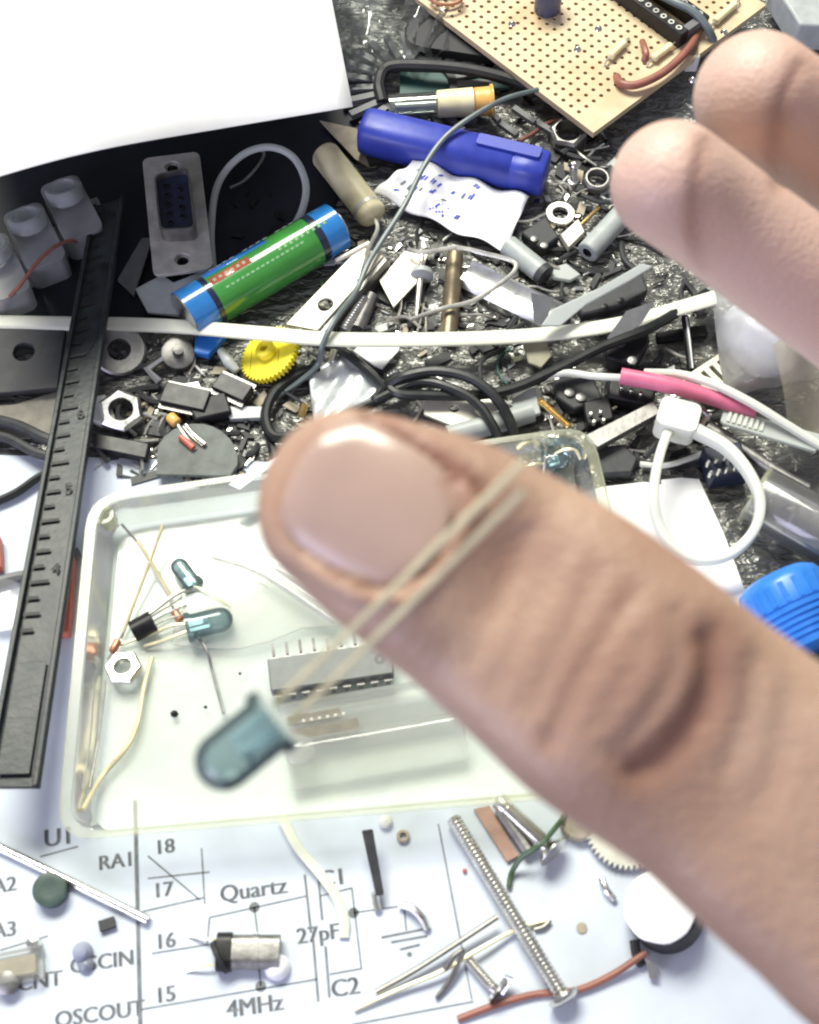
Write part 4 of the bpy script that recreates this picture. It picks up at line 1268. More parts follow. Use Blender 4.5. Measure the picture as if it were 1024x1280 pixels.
axial('glass_diode', 'small diode with an orange red glass body', 'diode', W(212, 520, 3), W(222, 530, 3), 1.2, M['orange'], [[W(222, 530, 3), W(232, 545, 3.2), W(246, 562, 3)], [W(212, 520, 3), W(196, 516, 2)]], wr=0.35)
S('red_rod', 'tiny red rod beside a bright lead on the half disc', 'rod', MB().tube(pw([(226, 546, 3.6), (242, 560, 3.6)]), 0.7, 10), M['redplastic'])
wire('bright_lead', 'short bright lead lying across the grey half disc', 'lead', [(232, 532, 3.6), (244, 546, 3.8), (256, 556, 3.6)], 0.55, M['zinc'])
def dip(name, label, A, B, wd, h, npin, mat, group=None, pinz=0.0, dot=True, pins_up=False):
    A, B = np.asarray(A, float), np.asarray(B, float)
    ax = nrm(B - A)
    sd = np.cross(Z, ax)
    L = np.linalg.norm(B - A)
    t = T(name, label, 'chip', (A + B) / 2, group)
    b_ = P('package', MB().box((A + B) / 2, ax, sd, Z, L / 2, wd / 2, h), mat, t, bevel=0.25)
    if dot:
        P('pin_dimple', MB().lathe(B - ax * L * 0.10 + Z * (h + 0.02), Z, [(-0.3, 1.0), (0.02, 1.05), (0.03, 0.9), (-0.05, 0.02)], 16), M['chipdot'], b_)
    for s in (1, -1):
        for i in range(npin):
            c = A + ax * ((i + 0.5) * L / npin)
            m = MB()
            m.box(c + sd * s * (wd / 2 + 0.45) + Z * (h * 0.5), ax, sd, Z, 0.72, 0.55, 0.28)
            tip = c + sd * s * (wd / 2 + 0.95) + Z * (h * 0.5 + 0.25)
            if pins_up and s > 0:
                m.slab([tip - ax * 0.3, tip + ax * 0.3, tip + ax * 0.25 + sd * s * 2.4 + Z * 0.4, tip - ax * 0.25 + sd * s * 2.4 + Z * 0.4], 0.28)
            else:
                m.box(c + sd * s * (wd / 2 + 0.85) - Z * 0.4, ax, sd, Z, 0.42, 0.15, h * 0.5 + 0.6)
            P('pin', m, M['dullsteel'], t)
    return t
dip('black_chip', 'long black chip lying below the blue tab', W(206, 498, 1.6), W(262, 510, 1.6), 5.0, 3.0, 7, M['blackplastic'], dot=False)
dip('narrow_chip', 'narrow black chip pointing away from the yellow gear', W(272, 482, 1.6), W(312, 500, 1.6), 4.2, 2.6, 6, M['blackplastic'], dot=False)
S('dark_relay', 'squat black block beside the long black chip', 'block', MB().slab([W(236, 512, 0.6), W(284, 500, 0.6), W(292, 524, 0.6), W(246, 534, 0.6)], 3.3), M['rubber'], bevel=0.4)
S('foil_square', 'small silver foil square behind the long black chip', 'foil', MB().slab([W(224, 482, 2.4), W(248, 478, 2.4), W(254, 494, 2.4), W(228, 494, 2.4)], 0.3), M['foil'])
S('bent_bracket', 'tiny bright bent metal bracket below the blue tab', 'bracket', MB().tube(pw([(212, 442, 3), (184, 462, 3), (200, 478, 2.5)]), 0.9, 6, smooth=False), M['zinc'])
S('potentiometer', 'dull metal cylinder can beside the blue tab', 'can', MB().lathe(W(222, 448, 0.5), (0.2, -0.2, 1), [(0, 3.2), (0.2, 3.6), (3, 3.6), (3.2, 3.2), (3.3, 1.2), (5, 1.1), (5.1, 0.02)], 20), M['dullsteel'])
S('clear_peg', 'little clear plastic peg between blue tab and yellow gear', 'peg', MB().tube(pw([(276, 438, 3), (286, 452, 3), (296, 464, 2.5)]), [0.9, 1.3, 0.9], 12), M['nylonthin'])
S('grey_ridge', 'pale grey bar beneath the narrow black chip', 'bar', MB().slab([W(284, 512, 1), W(338, 512, 1), W(336, 526, 1), W(288, 528, 1)], 1.4), M['palegrey'], bevel=0.3)
S('white_sliver', 'bright white paper sliver leaning on the tray rim', 'sliver', MB().slab([W(286, 606, 9.8), W(356, 566, 10.5), W(350, 576, 10.2), W(300, 612, 9.9)], 0.3), M['paper'])
S('brass_stud', 'tiny shiny brass stud near the hooked cable', 'stud', MB().lathe(W(376, 522, 2), (0.3, 0.8, 0.4), [(0, 0.8), (0.2, 1.0), (3, 1.0), (3.2, 0.6)], 12), M['brass'])
S('bright_pin', 'tiny bright pin standing near the wrinkled silvery bag', 'pin', MB().lathe(W(414, 452, 3), (0.3, 0.8, 0.5), [(0, 0.8), (0.2, 1.0), (2.6, 1.0), (2.8, 0.6)], 12), M['zinc'])
S('red_box', 'terracotta red plastic box between ruler and clear tray', 'box', MB().slab([W(60, 706, 0.8), W(97, 702, 0.8), W(90, 798, 0.8), W(56, 802, 0.8)], 3.0), M['redplastic'], bevel=0.4)
S('red_edge', 'red plastic edge sticking out from behind the ruler', 'edge', MB().slab([W(-30, 680, 0.8), W(4, 676, 0.8), W(6, 716, 0.8), W(-30, 722, 0.8)], 2.5), M['redplastic'], bevel=0.3)
wire('dull_wire', 'dull grey wire emerging from behind the ruler onto the paper', 'wire', [(-10, 730, 1.5), (20, 722, 1.5), (50, 716, 2), (100, 690, 2)], 1.2, M['greyplastic'])
S('clear_nub', 'glossy clear plastic nub behind the ruler', 'nub', MB().lathe(W(8, 760, 0.5), (0, 0, 1), [(0, 5), (2, 5.2), (4, 4.4), (5, 2), (5.2, 0.02)], 20), M['acrylic'])

# ---------------------------------------------------------------- in the tray
led('small dark LED with a bright tinned lead in the tray', W(219, 701, FZ + 1), W(243, 733, FZ + 1.2), 1.75, leads=[[W(243, 733, FZ + 1.4), W(262, 741, FZ + 1.8), W(288, 757, FZ + 1.2)]], k=0.8)
led('plump dark LED lying by the black transistor in the tray', W(291, 771, FZ + 2), W(233, 785, FZ + 2.2), 2.45,
    leads=[[W(233, 780, FZ + 2), W(214, 782, FZ + 2), W(190, 792, FZ + 1), W(150, 806, FZ)], [W(233, 789, FZ + 2), W(212, 798, FZ + 1.5), W(180, 808, FZ)]])
wire('crossed_lead', 'bright clipped lead crossing a longer one in the tray', 'lead', [(172, 676, FZ + 4), (186, 698, FZ + 3), (213, 744, FZ)], 0.45, M['lead'], smooth=False)
wire('long_lead', 'long thin lead leaning on the tray corner', 'lead', [(204, 656, FZ + 5), (180, 722, FZ + 2), (151, 798, FZ)], 0.36, M['lead'])
wire('dark_lead', 'thin dark lead near the tray corner boss', 'lead', [(152, 655, FZ + 5), (172, 678, FZ + 3.5)], 0.25, M['dullsteel'])
wire('curved_wire', 'long pale wire curving down the tray floor', 'wire', [(190, 822, FZ), (180, 860, FZ), (172, 905, FZ), (158, 935, FZ), (128, 970, FZ), (104, 1012, FZ + 3)], 0.5, M['lead'])
wire('straight_lead', 'fine lead along the tray side wall', 'lead', [(132, 850, FZ + 1), (122, 930, FZ + 1), (112, 985, FZ + 2)], 0.22, M['dullsteel'])
wire('fine_lead', 'fine dark lead between plump LED and tray floor', 'lead', [(243, 790, FZ + 1), (258, 812, FZ + 1), (266, 840, FZ), (280, 892, FZ)], 0.28, M['dullsteel'])
wire('joined_lead', 'silver twisted lead beside the black transistor', 'lead', [(176, 776, FZ + 1), (200, 758, FZ + 1.5), (222, 742, FZ + 2), (244, 736, FZ + 1)], 0.4, M['tin'])
t_ = T('transistor', 'small black transistor with silver leads in the tray', 'transistor', W(180, 785, FZ))
a, b = W(166, 790, FZ + 1.2), W(192, 776, FZ + 1.6)
ax = nrm(b - a)
sd = np.cross(Z, ax)
pts = [(2.2 * math.cos(q), 2.2 * math.sin(q)) for q in np.linspace(-0.5, math.pi + 0.5, 14)]
P('package', MB().prism(a, sd, np.cross(ax, sd) * 0.9, ax, pts, np.linalg.norm(b - a)), M['blackplastic'], t_, bevel=0.2)
for i in (-1, 0, 1):
    P('lead', MB().tube([b + sd * i * 1.0, b + ax * 3 + sd * i * 1.2, b + ax * 7 + sd * i * 2.0 - Z], 0.22, 6), M['tin'], t_)
axial('red_diode', 'tiny coppery glass diode by the bright nut in the tray', 'diode', W(140, 816, FZ + 1), W(148, 800, FZ + 1), 0.75, M['copper'], [[W(140, 816, FZ + 1), W(135, 824, FZ)], [W(148, 800, FZ + 1), W(156, 786, FZ)]])
axial('pink_diode', 'tiny faded red diode above the plump LED', 'diode', W(218, 764, FZ + 1), W(226, 776, FZ + 1), 0.8, M['copper'], [[W(218, 764, FZ + 1), W(212, 750, FZ)]])
nut('bright white hex nut lying in the clear tray', W(156, 838, FZ), (-0.06, 0.11, 1), 3.7, 1.75, 1.8, M['zinc'], 0.5)
S('clear_blister', 'thin clear plastic blister lid lying in the tray', 'lid', MB().slab([W(*p, FZ + 0.3) for p in ((236, 688), (268, 680), (310, 686), (360, 706), (400, 732), (440, 772), (420, 784), (378, 786), (340, 802), (300, 812), (250, 812), (214, 806), (226, 750))], 0.5), M['acrylic'], bevel=0.2)
S('clear_bar', 'clear plastic bar wedged inside the tray beside the thumb', 'bar', MB().tube(pw([(268, 690, FZ + 3), (330, 712, FZ + 3), (420, 772, FZ + 3)]), 1.5, 12), M['acrylic'])
dip('long_chip', 'grey eighteen pin chip lying in the clear tray', W(338, 851, FZ + 0.2), W(490, 829, FZ + 0.2), 6.3, 3.2, 9, M['chip'], pins_up=True)
t_ = T('acrylic_block', 'clear acrylic block with a rounded ridge in the tray', 'block', W(470, 930, FZ))
a0, a1 = W(360, 950, FZ), W(578, 912, FZ)
cx = nrm(a1 - a0)
cy = np.cross(Z, cx)
L = np.linalg.norm(a1 - a0)
prof = [(-6.0, 0), (-6.0, 1.2), (-2.6, 1.6), (-2.4, 3.6)] + [(2.6 * math.cos(q) * 0.9, 3.6 + 2.2 * math.sin(q)) for q in np.linspace(math.pi, 0, 10)] + [(2.4, 2.2), (8.4, 3.6), (8.6, 4.6), (9.4, 4.6), (9.4, 0)]
P('moulding', MB().prism(a0, cy, Z, cx, prof, L), M['acrylic'], t_, angle=30)
P('end_dome', MB().lathe(a0 + cx * 2.5 + Z * 3.5, Z, [(0, 2.9), (1.5, 2.8), (2.3, 1.8), (2.5, 0.02)], 20), M['acrylic'], t_)
for (x0, x1, y0, y1) in ((1, 14, 3.2, 5.6), (1, 11, 6.4, 8.2)):
    P('brown_strip', MB().box(a0 + cx * (x0 + x1) / 2 + cy * (y0 + y1) / 2 + Z * 0.1, cx, cy, Z, (x1 - x0) / 2, (y1 - y0) / 2, 0.4), M['tanpaper'], t_)
for i in range(6):
    P('bead', MB().lathe(a0 + cx * (4 + i * 1.5) + cy * 5.9 + Z * 2.9, Z, [(0, 0.35), (0.3, 0.3), (0.45, 0.02)], 8), M['nylon'], t_)
for i, (x, y, r) in enumerate(((218, 893, 0.8), (257, 884, 0.35), (250, 722, 0.7), (418, 729, 1.0), (300, 842, 0.3))):
    S('dark_crumb', ('larger dark crumb on the tray floor', 'speck of dirt beside the larger dark crumb', 'dark crumb between the two tray LEDs', 'black crumb peeping from under the thumb in the tray', 'tiny speck near the long chip in the tray')[i], 'crumb',
      MB().lathe(W(x, y, FZ - 1), (0.2, 0.1, 1), [(0, r * 0.8), (r * 0.3, r), (r * 0.8, r * 0.6), (r, 0.02)], 7), M['blackplastic'])
led('half hidden teal LED with gold leads at the tray corner', W(712, 570, 5.5), W(682, 580, 5), 2.2, leads=[[W(684, 575, 5), W(700, 564, 8), W(718, 562, 8.4), W(726, 574, 7)], [W(682, 580, 5), W(668, 580, 6), W(652, 584, 5)]])
wire('clear_prong', 'thin silver prong beside the half hidden teal LED', 'prong', [(684, 546, 4), (682, 570, 7), (680, 592, 5)], 0.3, M['tin'])

# ---------------------------------------------------------------- on the diagram sheet
wire('steel_rod', 'polished steel rod lying across the printed page corner', 'rod', [(-40, 1040, 1.4), (80, 1098, 1.4), (185, 1150, 1.4)], 0.85, M['zinc'], n=16, smooth=False)
S('dark_trimmer', 'dark green round trimmer under the polished rod', 'trimmer', MB().lathe(W(66, 1114, 0.6), (0, -0.1, 1), [(0, 2.6), (0.3, 3.0), (2.6, 3.0), (2.8, 2.6), (2.6, 1.4), (2.55, 0.02)], 24), pm('dark_green', (0.05, 0.085, 0.07), 0.5))
S('dark_chip_bit', 'small dark square chip beside the polished rod', 'chip', MB().box(W(135, 1156, 0.6), np.array([0.9, 0.3, 0]), np.array([-0.3, 0.9, 0]), Z, 1.5, 1.0, 1.0), M['darkgrey'], bevel=0.1)
t_ = T('metal_trimmer', 'cluster of clear and brown trimmer parts at the page edge', 'trimmer', W(40, 1200, 0.5))
P('body', MB().box(W(18, 1212, 0.6), np.array([0.97, 0.2, 0]), np.array([-0.2, 0.97, 0]), Z, 5.5, 2.8, 3.0), M['acrylic'], t_, bevel=0.5)
P('core', MB().box(W(18, 1212, 0.7), np.array([0.97, 0.2, 0]), np.array([-0.2, 0.97, 0]), Z, 4.2, 1.6, 2.0), M['tanpaper'], t_, bevel=0.2)
P('knob', MB().lathe(W(12, 1228, 1), (0, -0.2, 1), [(0, 2.0), (2, 2.0), (2.4, 1.2), (2.4, 0.02)], 16), M['dullsteel'], t_)
P('cap', MB().lathe(W(44, 1180, 1), (0, 0, 1), [(0, 1.2), (2, 1.1), (2.3, 0.02)], 12), M['zinc'], t_)
S('grey_bead', 'bluish grey bead sitting on printed lettering', 'bead', MB().lathe(W(104, 1190, 0.6), (0.1, -0.2, 1), [(0, 1.4), (0.6, 1.8), (1.8, 1.4), (2.6, 0.8), (2.8, 0.02)], 16), pm('bluegrey', (0.3, 0.33, 0.42), 0.35))
S('grey_bead', 'second bluish bead touching the first one on the lettering', 'bead', MB().lathe(W(108, 1206, 0.6), (0.1, -0.2, 1), [(0, 1.0), (0.6, 1.4), (1.2, 1.0), (1.6, 0.02)], 16), pm('bluegrey_dark', (0.22, 0.24, 0.3), 0.4))
t_ = T('crystal_can', 'metal crystal can with black base lying on the printed page', 'crystal', W(310, 1190, 0.5))
a, b = W(290, 1190, 2.2), W(350, 1190, 2.2)
ax = nrm(b - a)
sd = np.cross(Z, ax)
P('can', MB().prism(a, sd, np.cross(ax, sd), ax, rrect(2.9, 1.7, 1.6, 6), np.linalg.norm(b - a)), M['dullsteel'], t_, bevel=0.5)
P('base', MB().prism(a - ax * 2.6, sd, np.cross(ax, sd), ax, rrect(3.3, 2.0, 1.8, 6), 2.6), M['blackplastic'], t_, bevel=0.3)
for s in (1, -1):
    P('lead', MB().tube([a - ax * 2.4 + sd * s * 2, a - ax * 5 + sd * s * 2.4 - Z * 0.5, a - ax * 8 + sd * s * 3 - Z * 1.6], 0.25, 6), M['lead'], t_)
P('band', MB().prism(a + ax * 3.5, sd, np.cross(ax, sd), ax, rrect(3.0, 1.8, 1.7, 6), 1.2), M['dullsteel'], t_)
S('black_disc', 'black disc standing on edge at the crystal can base', 'disc', MB().lathe(W(276, 1196, 2.2), (0.86, 0.45, 0.15), [(-0.5, 1.6), (-0.45, 3.0), (0.45, 3.0), (0.5, 1.6)], 20), M['rubber'])
S('white_bead', 'glossy white bead next to the crystal can', 'bead', MB().lathe(W(347, 1210, 0.6), Z, [(0, 1.6), (0.8, 2.3), (1.8, 1.9), (2.4, 1.0), (2.5, 0.02)], 16), M['whiteglossy'])
S('pale_ribbon', 'pale curved ribbon crossing the capacitor symbols', 'ribbon', MB().tube(pw([(352, 1020, 2), (372, 1058, 2), (400, 1092, 2), (420, 1120, 1.5), (430, 1150, 1.2), (430, 1172, 1)]), 1.0, 10, flat=(0.9, 0.25), up=Z, k=6), M['strap'])
t_ = T('grey_post', 'dark grey tapered post beside the printed ground symbol', 'post', W(464, 1080, 0.5))
P('blade', MB().slab([W(452, 1038, 5), W(466, 1036, 5), W(480, 1118, 2), W(470, 1120, 2)], 1.6), M['darkgrey'], t_, bevel=0.3)
P('tip', MB().tube(pw([(468, 1116, 2.4), (470, 1126, 1.6), (473, 1138, 1)]), 0.7, 8), M['zinc'], t_)
S('pearl_bead', 'tiny pearly bead by the tray edge', 'bead', MB().lathe(W(482, 1028, 0.6), Z, [(0, 0.9), (0.6, 1.3), (1.3, 1.0), (1.7, 0.02)], 14), M['nylon'])
S('tiny_ring', 'tiny dull ring below the pearly bead', 'ring', MB().ring(W(504, 1046, 0.6), Z, 1.2, 0.6, 0.8, 18), M['tanpaper'])
S('silver_clip', 'bright bent clip on the printed ground symbol', 'clip', MB().tube(pw([(500, 1130, 1.2), (516, 1136, 2.0), (528, 1148, 2.0), (534, 1160, 1)]), 0.75, 8), M['zinc'])
S('red_dot', 'tiny red crumb on the printed page border', 'crumb', MB().lathe(W(581, 1089, 0.5), Z, [(0, 0.4), (0.4, 0.45), (0.8, 0.2)], 8), M['redplastic'])
bolt('long_bolt', 'long threaded bolt lying with its head on the red wire', W(566, 1022, 2), W(703, 1244, 3.2), 1.4, M['zinc'], 'pan', pitch=0.8, hr=2.0)
bolt('thick_bolt', 'thicker yellowish bolt with flat head under the tray rim', W(622, 1000, 2.2), W(684, 1058, 3.6), 1.6, M['zinc'], 'flat', hr=2.0, thread_from=0.2)
S('copper_strip', 'dull copper strip between the two bolts', 'strip', MB().slab([W(592, 1012, 0.8), W(612, 1008, 0.8), W(648, 1070, 0.8), W(634, 1078, 0.8)], 0.5), pm('dull_copper', (0.36, 0.22, 0.17), 0.5, 0.2))
S('grey_rod', 'grey round rod beside the dull copper strip', 'rod', MB().tube(pw([(626, 1014, 1.8), (662, 1066, 1.8)]), 1.3, 14), M['dullsteel'])
wire('green_lead', 'dark green lead hooked round the thicker bolt', 'lead', [(636, 1110, 1), (640, 1090, 1.5), (654, 1070, 4), (676, 1056, 6), (690, 1040, 5), (708, 1018, 3)], 0.5, pm('green_wire', (0.05, 0.10, 0.05), 0.4))
wire('tweezer_pin', 'longer gold tinged pin with a small twist', 'pin', [(443, 1262, 1), (500, 1236, 1.6), (552, 1214, 2.2), (600, 1186, 2.4), (650, 1160, 1.4), (686, 1150, 1)], 0.42, M['lead'])
wire('tweezer_pin', 'shorter dull pin converging with the gold tinged pin', 'pin', [(470, 1240, 1.6), (520, 1212, 2), (570, 1180, 2.6), (622, 1146, 3.2)], 0.5, M['dullsteel'])
wire('twist_bit', 'small twisted metal curl between the two pins', 'curl', [(556, 1212, 2.6), (566, 1196, 3.4), (578, 1188, 3.4), (574, 1202, 2.6), (562, 1226, 1.6), (546, 1248, 0.8)], 0.45, M['dullsteel'])
bolt('stubby_screw', 'stubby silver screw touching the red wire', W(584, 1198, 1.4), W(618, 1236, 2.2), 1.0, M['zinc'], 'flat', hr=2.1)
S('screw_fin', 'small silver fin standing beside the stubby screw', 'fin', MB().slab([W(620, 1236, 1), W(632, 1218, 3), W(642, 1222, 3), (W(630, 1242, 1))], 0.7), M['steel'])
wire('red_wire', 'thin red wire running from the buzzer under the long bolt', 'wire', [(572, 1274, 0.9), (620, 1256, 1.2), (668, 1243, 1.0), (720, 1238, 1.2), (766, 1218, 1.6), (808, 1190, 3)], 0.62, M['redwire'])
# buzzer
t_ = T('buzzer', 'black round buzzer topped with a white felt disc', 'buzzer', W(835, 1160, 0.5))
bx = nrm(np.array([-0.36, 0.06, 1.0]))
c0 = W(824, 1132, 7.8) - bx * 7.75
P('housing', MB().lathe(c0, bx, [(0, 5.9), (0.3, 6.5), (6.2, 6.5), (6.6, 6.1), (6.6, 4.8)], 40), M['rubber'], t_)
P('felt_disc', MB().lathe(c0 + bx * 6.5, bx, [(0, 6.1), (0.2, 6.3), (0.9, 6.3), (1.2, 5.9), (1.25, 0.02)], 36, fn=lambda a, h: 1 + 0.012 * math.sin(5 * a) + 0.01 * math.sin(9 * a + 1)), M['sponge'], t_)
P('terminal', MB().slab([W(806, 1196, 2), W(820, 1204, 2), W(822, 1222, 1), W(812, 1222, 1)], 0.8), M['zinc'], t_)
P('pin', MB().tube(pw([(793, 1176, 3), (796, 1194, 2), (802, 1206, 1)]), 0.9, 8), M['rubber'], t_)
gear('pale_gear', 'translucent pale gear half hidden behind the thumb', W(782, 1036, 1.0), (0.02, -0.05, 1), 7.6, 46, 1.6, M['gear'], td=0.7)
S('bronze_lug', 'dull bronze lug beside the translucent pale gear', 'lug', MB().lathe(W(722, 1030, 0.6), (0, 0, 1), [(0, 3.0), (0.3, 3.4), (2.2, 3.2), (2.6, 2.2), (2.6, 0.02)], 22), M['tanpaper'])
S('zinc_nib', 'small bright nib beside the buzzer edge', 'nib', MB().tube(pw([(752, 1098, 1.5), (758, 1112, 1.8), (768, 1124, 1.2)]), 0.6, 8), M['zinc'])
S('tan_crumb', 'flat tan crumb on the page near the long bolt', 'crumb', MB().lathe(W(727, 1160, 0.5), Z, [(0, 0.9), (0.2, 1.0), (0.3, 0.6), (0.32, 0.02)], 9), M['tanpaper'])
wire('hook_bit', 'tiny hooked grey wire beside the flat tan crumb', 'wire', [(668, 1162, 1), (680, 1158, 1.2), (688, 1150, 1.2)], 0.4, M['dullsteel'])

# ---------------------------------------------------------------- crumbs nobody could count
def swarf(name, mat, n_, seed, smin, smax, zones):
    r_ = random.Random(seed)
    m = MB()
    for _ in range(n_):
        x0, y0, x1, y1 = r_.choice(zones)
        p = W(r_.uniform(x0, x1), r_.uniform(y0, y1), r_.uniform(0.1, 0.7))
        s = r_.uniform(smin, smax)
        a = r_.uniform(0, math.pi)
        u = np.array([math.cos(a), math.sin(a), r_.uniform(-.25, .25)])
        v = nrm(np.cross(Z, u))
        k = r_.uniform(0.12, 0.7)
        m.prism(p, u, v, nrm(np.cross(u, v)) * (1 if np.cross(u, v)[2] > 0 else -1), [(-s, -s * k), (s * r_.uniform(.6, 1), -s * k * .7), (s, s * k), (-s * r_.uniform(.3, 1), s * k * r_.uniform(.6, 1))], r_.uniform(0.15, 0.7))
    return K(name, m, mat, 'stuff')
Zn = [(180, 420, 400, 600), (480, 320, 700, 500), (640, 250, 900, 420), (660, 440, 900, 600), (400, 280, 560, 420), (680, 160, 780, 340), (100, 480, 330, 600)]
o = swarf('metal_swarf', M['zinc'], 260, 5, 0.25, 1.2, Zn)
o['label'] = 'bright metal clippings scattered over the embossed desk'
o = swarf('plastic_debris', M['blackplastic'], 190, 6, 0.5, 2.4, Zn + [(560, 60, 760, 160), (230, 190, 420, 330)])
o['label'] = 'dark plastic crumbs scattered over the embossed desk'
o = swarf('pale_debris', M['palegrey'], 90, 9, 0.4, 1.8, Zn)
o['label'] = 'pale plastic crumbs scattered over the embossed desk'

def clippings(name, mat, n_, seed, lmin, lmax, r0, zones):
    r_ = random.Random(seed)
    m = MB()
    for _ in range(n_):
        x0, y0, x1, y1 = r_.choice(zones)
        p = W(r_.uniform(x0, x1), r_.uniform(y0, y1), r_.uniform(0.4, 2.2))
        L_ = r_.uniform(lmin, lmax)
        a = r_.uniform(0, 2 * math.pi)
        b = a + r_.uniform(-1.0, 1.0)
        q = p + L_ * 0.5 * np.array([math.cos(a), math.sin(a), r_.uniform(-.15, .25)])
        e = q + L_ * 0.5 * np.array([math.cos(b), math.sin(b), r_.uniform(-.3, .1)])
        m.tube([p, q, e], r0 * r_.uniform(0.6, 1.3), 6, k=3)
    return K(name, m, mat, 'stuff')
o = clippings('lead_clippings', M['tin'], 90, 21, 3, 10, 0.3, Zn)
o['label'] = 'clipped component leads strewn over the embossed desk'
o = clippings('dark_clippings', M['darkgrey'], 90, 22, 3, 12, 0.6, Zn + [(660, 440, 900, 600), (120, 430, 380, 600)])
o['label'] = 'dark wire clippings strewn over the embossed desk'
o = swarf('dark_debris', M['darkgrey'], 150, 31, 1.2, 3.4, Zn + [(660, 440, 900, 600), (120, 430, 380, 600)])
o['label'] = 'larger dark plastic fragments strewn over the embossed desk'
o = swarf('brown_debris', M['tanpaper'], 60, 33, 0.6, 2.2, Zn)
o['label'] = 'brownish scraps strewn over the embossed desk'

# ================================================================== the hand
def mat_skin():
    m, nt, b = base_mat('skin')
    N, L = nt.nodes, nt.links
    tc = N.new('ShaderNodeTexCoord')
    n1 = N.new('ShaderNodeTexNoise')
    n1.inputs['Scale'].default_value = 85
    n1.inputs['Detail'].default_value = 6
    L.new(tc.outputs['Object'], n1.inputs['Vector'])
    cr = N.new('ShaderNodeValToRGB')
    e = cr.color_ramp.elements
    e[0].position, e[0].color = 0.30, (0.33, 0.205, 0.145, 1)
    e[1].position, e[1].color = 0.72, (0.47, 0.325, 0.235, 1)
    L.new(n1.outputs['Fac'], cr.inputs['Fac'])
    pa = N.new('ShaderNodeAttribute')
    pa.attribute_name = 'palm_unshaded'
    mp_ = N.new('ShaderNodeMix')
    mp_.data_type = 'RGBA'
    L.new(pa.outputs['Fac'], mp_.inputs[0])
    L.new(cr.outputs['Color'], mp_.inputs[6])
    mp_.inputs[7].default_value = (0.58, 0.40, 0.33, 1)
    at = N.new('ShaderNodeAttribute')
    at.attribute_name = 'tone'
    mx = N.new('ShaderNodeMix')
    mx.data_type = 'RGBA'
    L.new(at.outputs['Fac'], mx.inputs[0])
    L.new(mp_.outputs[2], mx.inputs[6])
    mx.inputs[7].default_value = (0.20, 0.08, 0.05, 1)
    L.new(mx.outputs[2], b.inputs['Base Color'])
    b.inputs['Roughness'].default_value = 0.48
    b.inputs['Subsurface Weight'].default_value = 0.35
    b.inputs['Subsurface Radius'].default_value = (1.0, 0.42, 0.28)
    b.inputs['Subsurface Scale'].default_value = 0.0018
    vo = N.new('ShaderNodeTexVoronoi')
    vo.inputs['Scale'].default_value = 1500
    L.new(tc.outputs['Object'], vo.inputs['Vector'])
    n2 = N.new('ShaderNodeTexNoise')
    n2.inputs['Scale'].default_value = 700
    L.new(tc.outputs['Object'], n2.inputs['Vector'])
    ad = N.new('ShaderNodeMath')
    ad.operation = 'ADD'
    L.new(vo.outputs['Distance'], ad.inputs[0])
    L.new(n2.outputs['Fac'], ad.inputs[1])
    bp = N.new('ShaderNodeBump')
    bp.inputs['Strength'].default_value = 0.32
    bp.inputs['Distance'].default_value = 0.0003
    L.new(ad.outputs[0], bp.inputs['Height'])
    L.new(bp.outputs[0], b.inputs['Normal'])
    return m

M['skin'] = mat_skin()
M['nail'] = pm('nail', (0.43, 0.305, 0.25), 0.24, var=0.06, scale=90, sss=0.3, spec=0.5)

VIEW = -FWD
hb = MB()
def limb(chain, ratio=1.0, n=22, k=7, capend=True):
    """chain of (px, py, depth, half width mm); flattened along the view by ratio; round front cap"""
    pts = [D(x, y, d) for x, y, d, r in chain]
    rr = [r for *_, r in chain]
    t0 = nrm(pts[0] - pts[1])
    pre, prr = [], []
    for a in (85, 68, 50, 32, 15):
        q = math.radians(a)
        pre.append(pts[0] + t0 * rr[0] * math.sin(q) * 0.92)
        prr.append(rr[0] * math.cos(q))
    sp, sr = spline(pts, rr, k)
    hb.tube(pre + sp, prr + sr, n, flat=None if ratio == 1.0 else (1.0, ratio), up=VIEW if ratio != 1.0 else None, smooth=False)

TD = 114.0
thumb = [(432, 626, TD - 1.0, 7.8), (486, 656, TD - 1.4, 9.0), (550, 690, TD - 1.2, 9.9), (612, 729, TD, 10.4), (692, 787, TD - 0.5, 11.0), (765, 848, TD - 1.0, 11.4), (835, 900, TD - 0.3, 11.2), (905, 950, TD, 11.2), (1040, 1058, TD, 12.0), (1180, 1150, TD + 2, 13.5), (1420, 1230, TD + 16, 17.0), (1680, 1180, TD + 40, 19.0)]
limb(thumb, 0.80, 26)
# the rounded superellipse of tube(flat=...) is used for the thumb, plain rounds for the fingers
limb([(836, 226, 174, 7.9), (905, 276, 180, 8.0), (1024, 364, 186, 8.3), (1110, 432, 193, 8.4), (1330, 600, 188, 10.5), (1560, 800, 178, 13.0)])
limb([(943, 118, 186, 8.7), (1024, 174, 195, 9.0), (1130, 250, 202, 9.2), (1235, 330, 204, 9.6), (1440, 500, 194, 10.8), (1620, 760, 178, 13.0)])
limb([(1120, 40, 182, 7.8), (1210, 100, 190, 8.0), (1330, 200, 195, 8.6), (1540, 420, 190, 10.0), (1700, 740, 180, 13.0)])
limb([(1290, 10, 188, 6.6), (1370, 80, 194, 6.8), (1460, 180, 197, 7.4), (1640, 400, 192, 9.0), (1780, 740, 180, 12.0)])
limb([(1500, 620, 186, 14), (1640, 820, 178, 18), (1800, 1000, 172, 21), (2000, 1160, 176, 21), (2400, 1400, 190, 24)], 0.8)
limb([(1480, 1040, 140, 15), (1600, 960, 160, 18), (1720, 960, 172, 18)])
tmp = bpy.data.meshes.new('tmp_hand')
tmp.from_pydata(hb.v, [], hb.f)
to_ = bpy.data.objects.new('tmp_hand', tmp)
COL.objects.link(to_)
import bmesh
bm = bmesh.new()
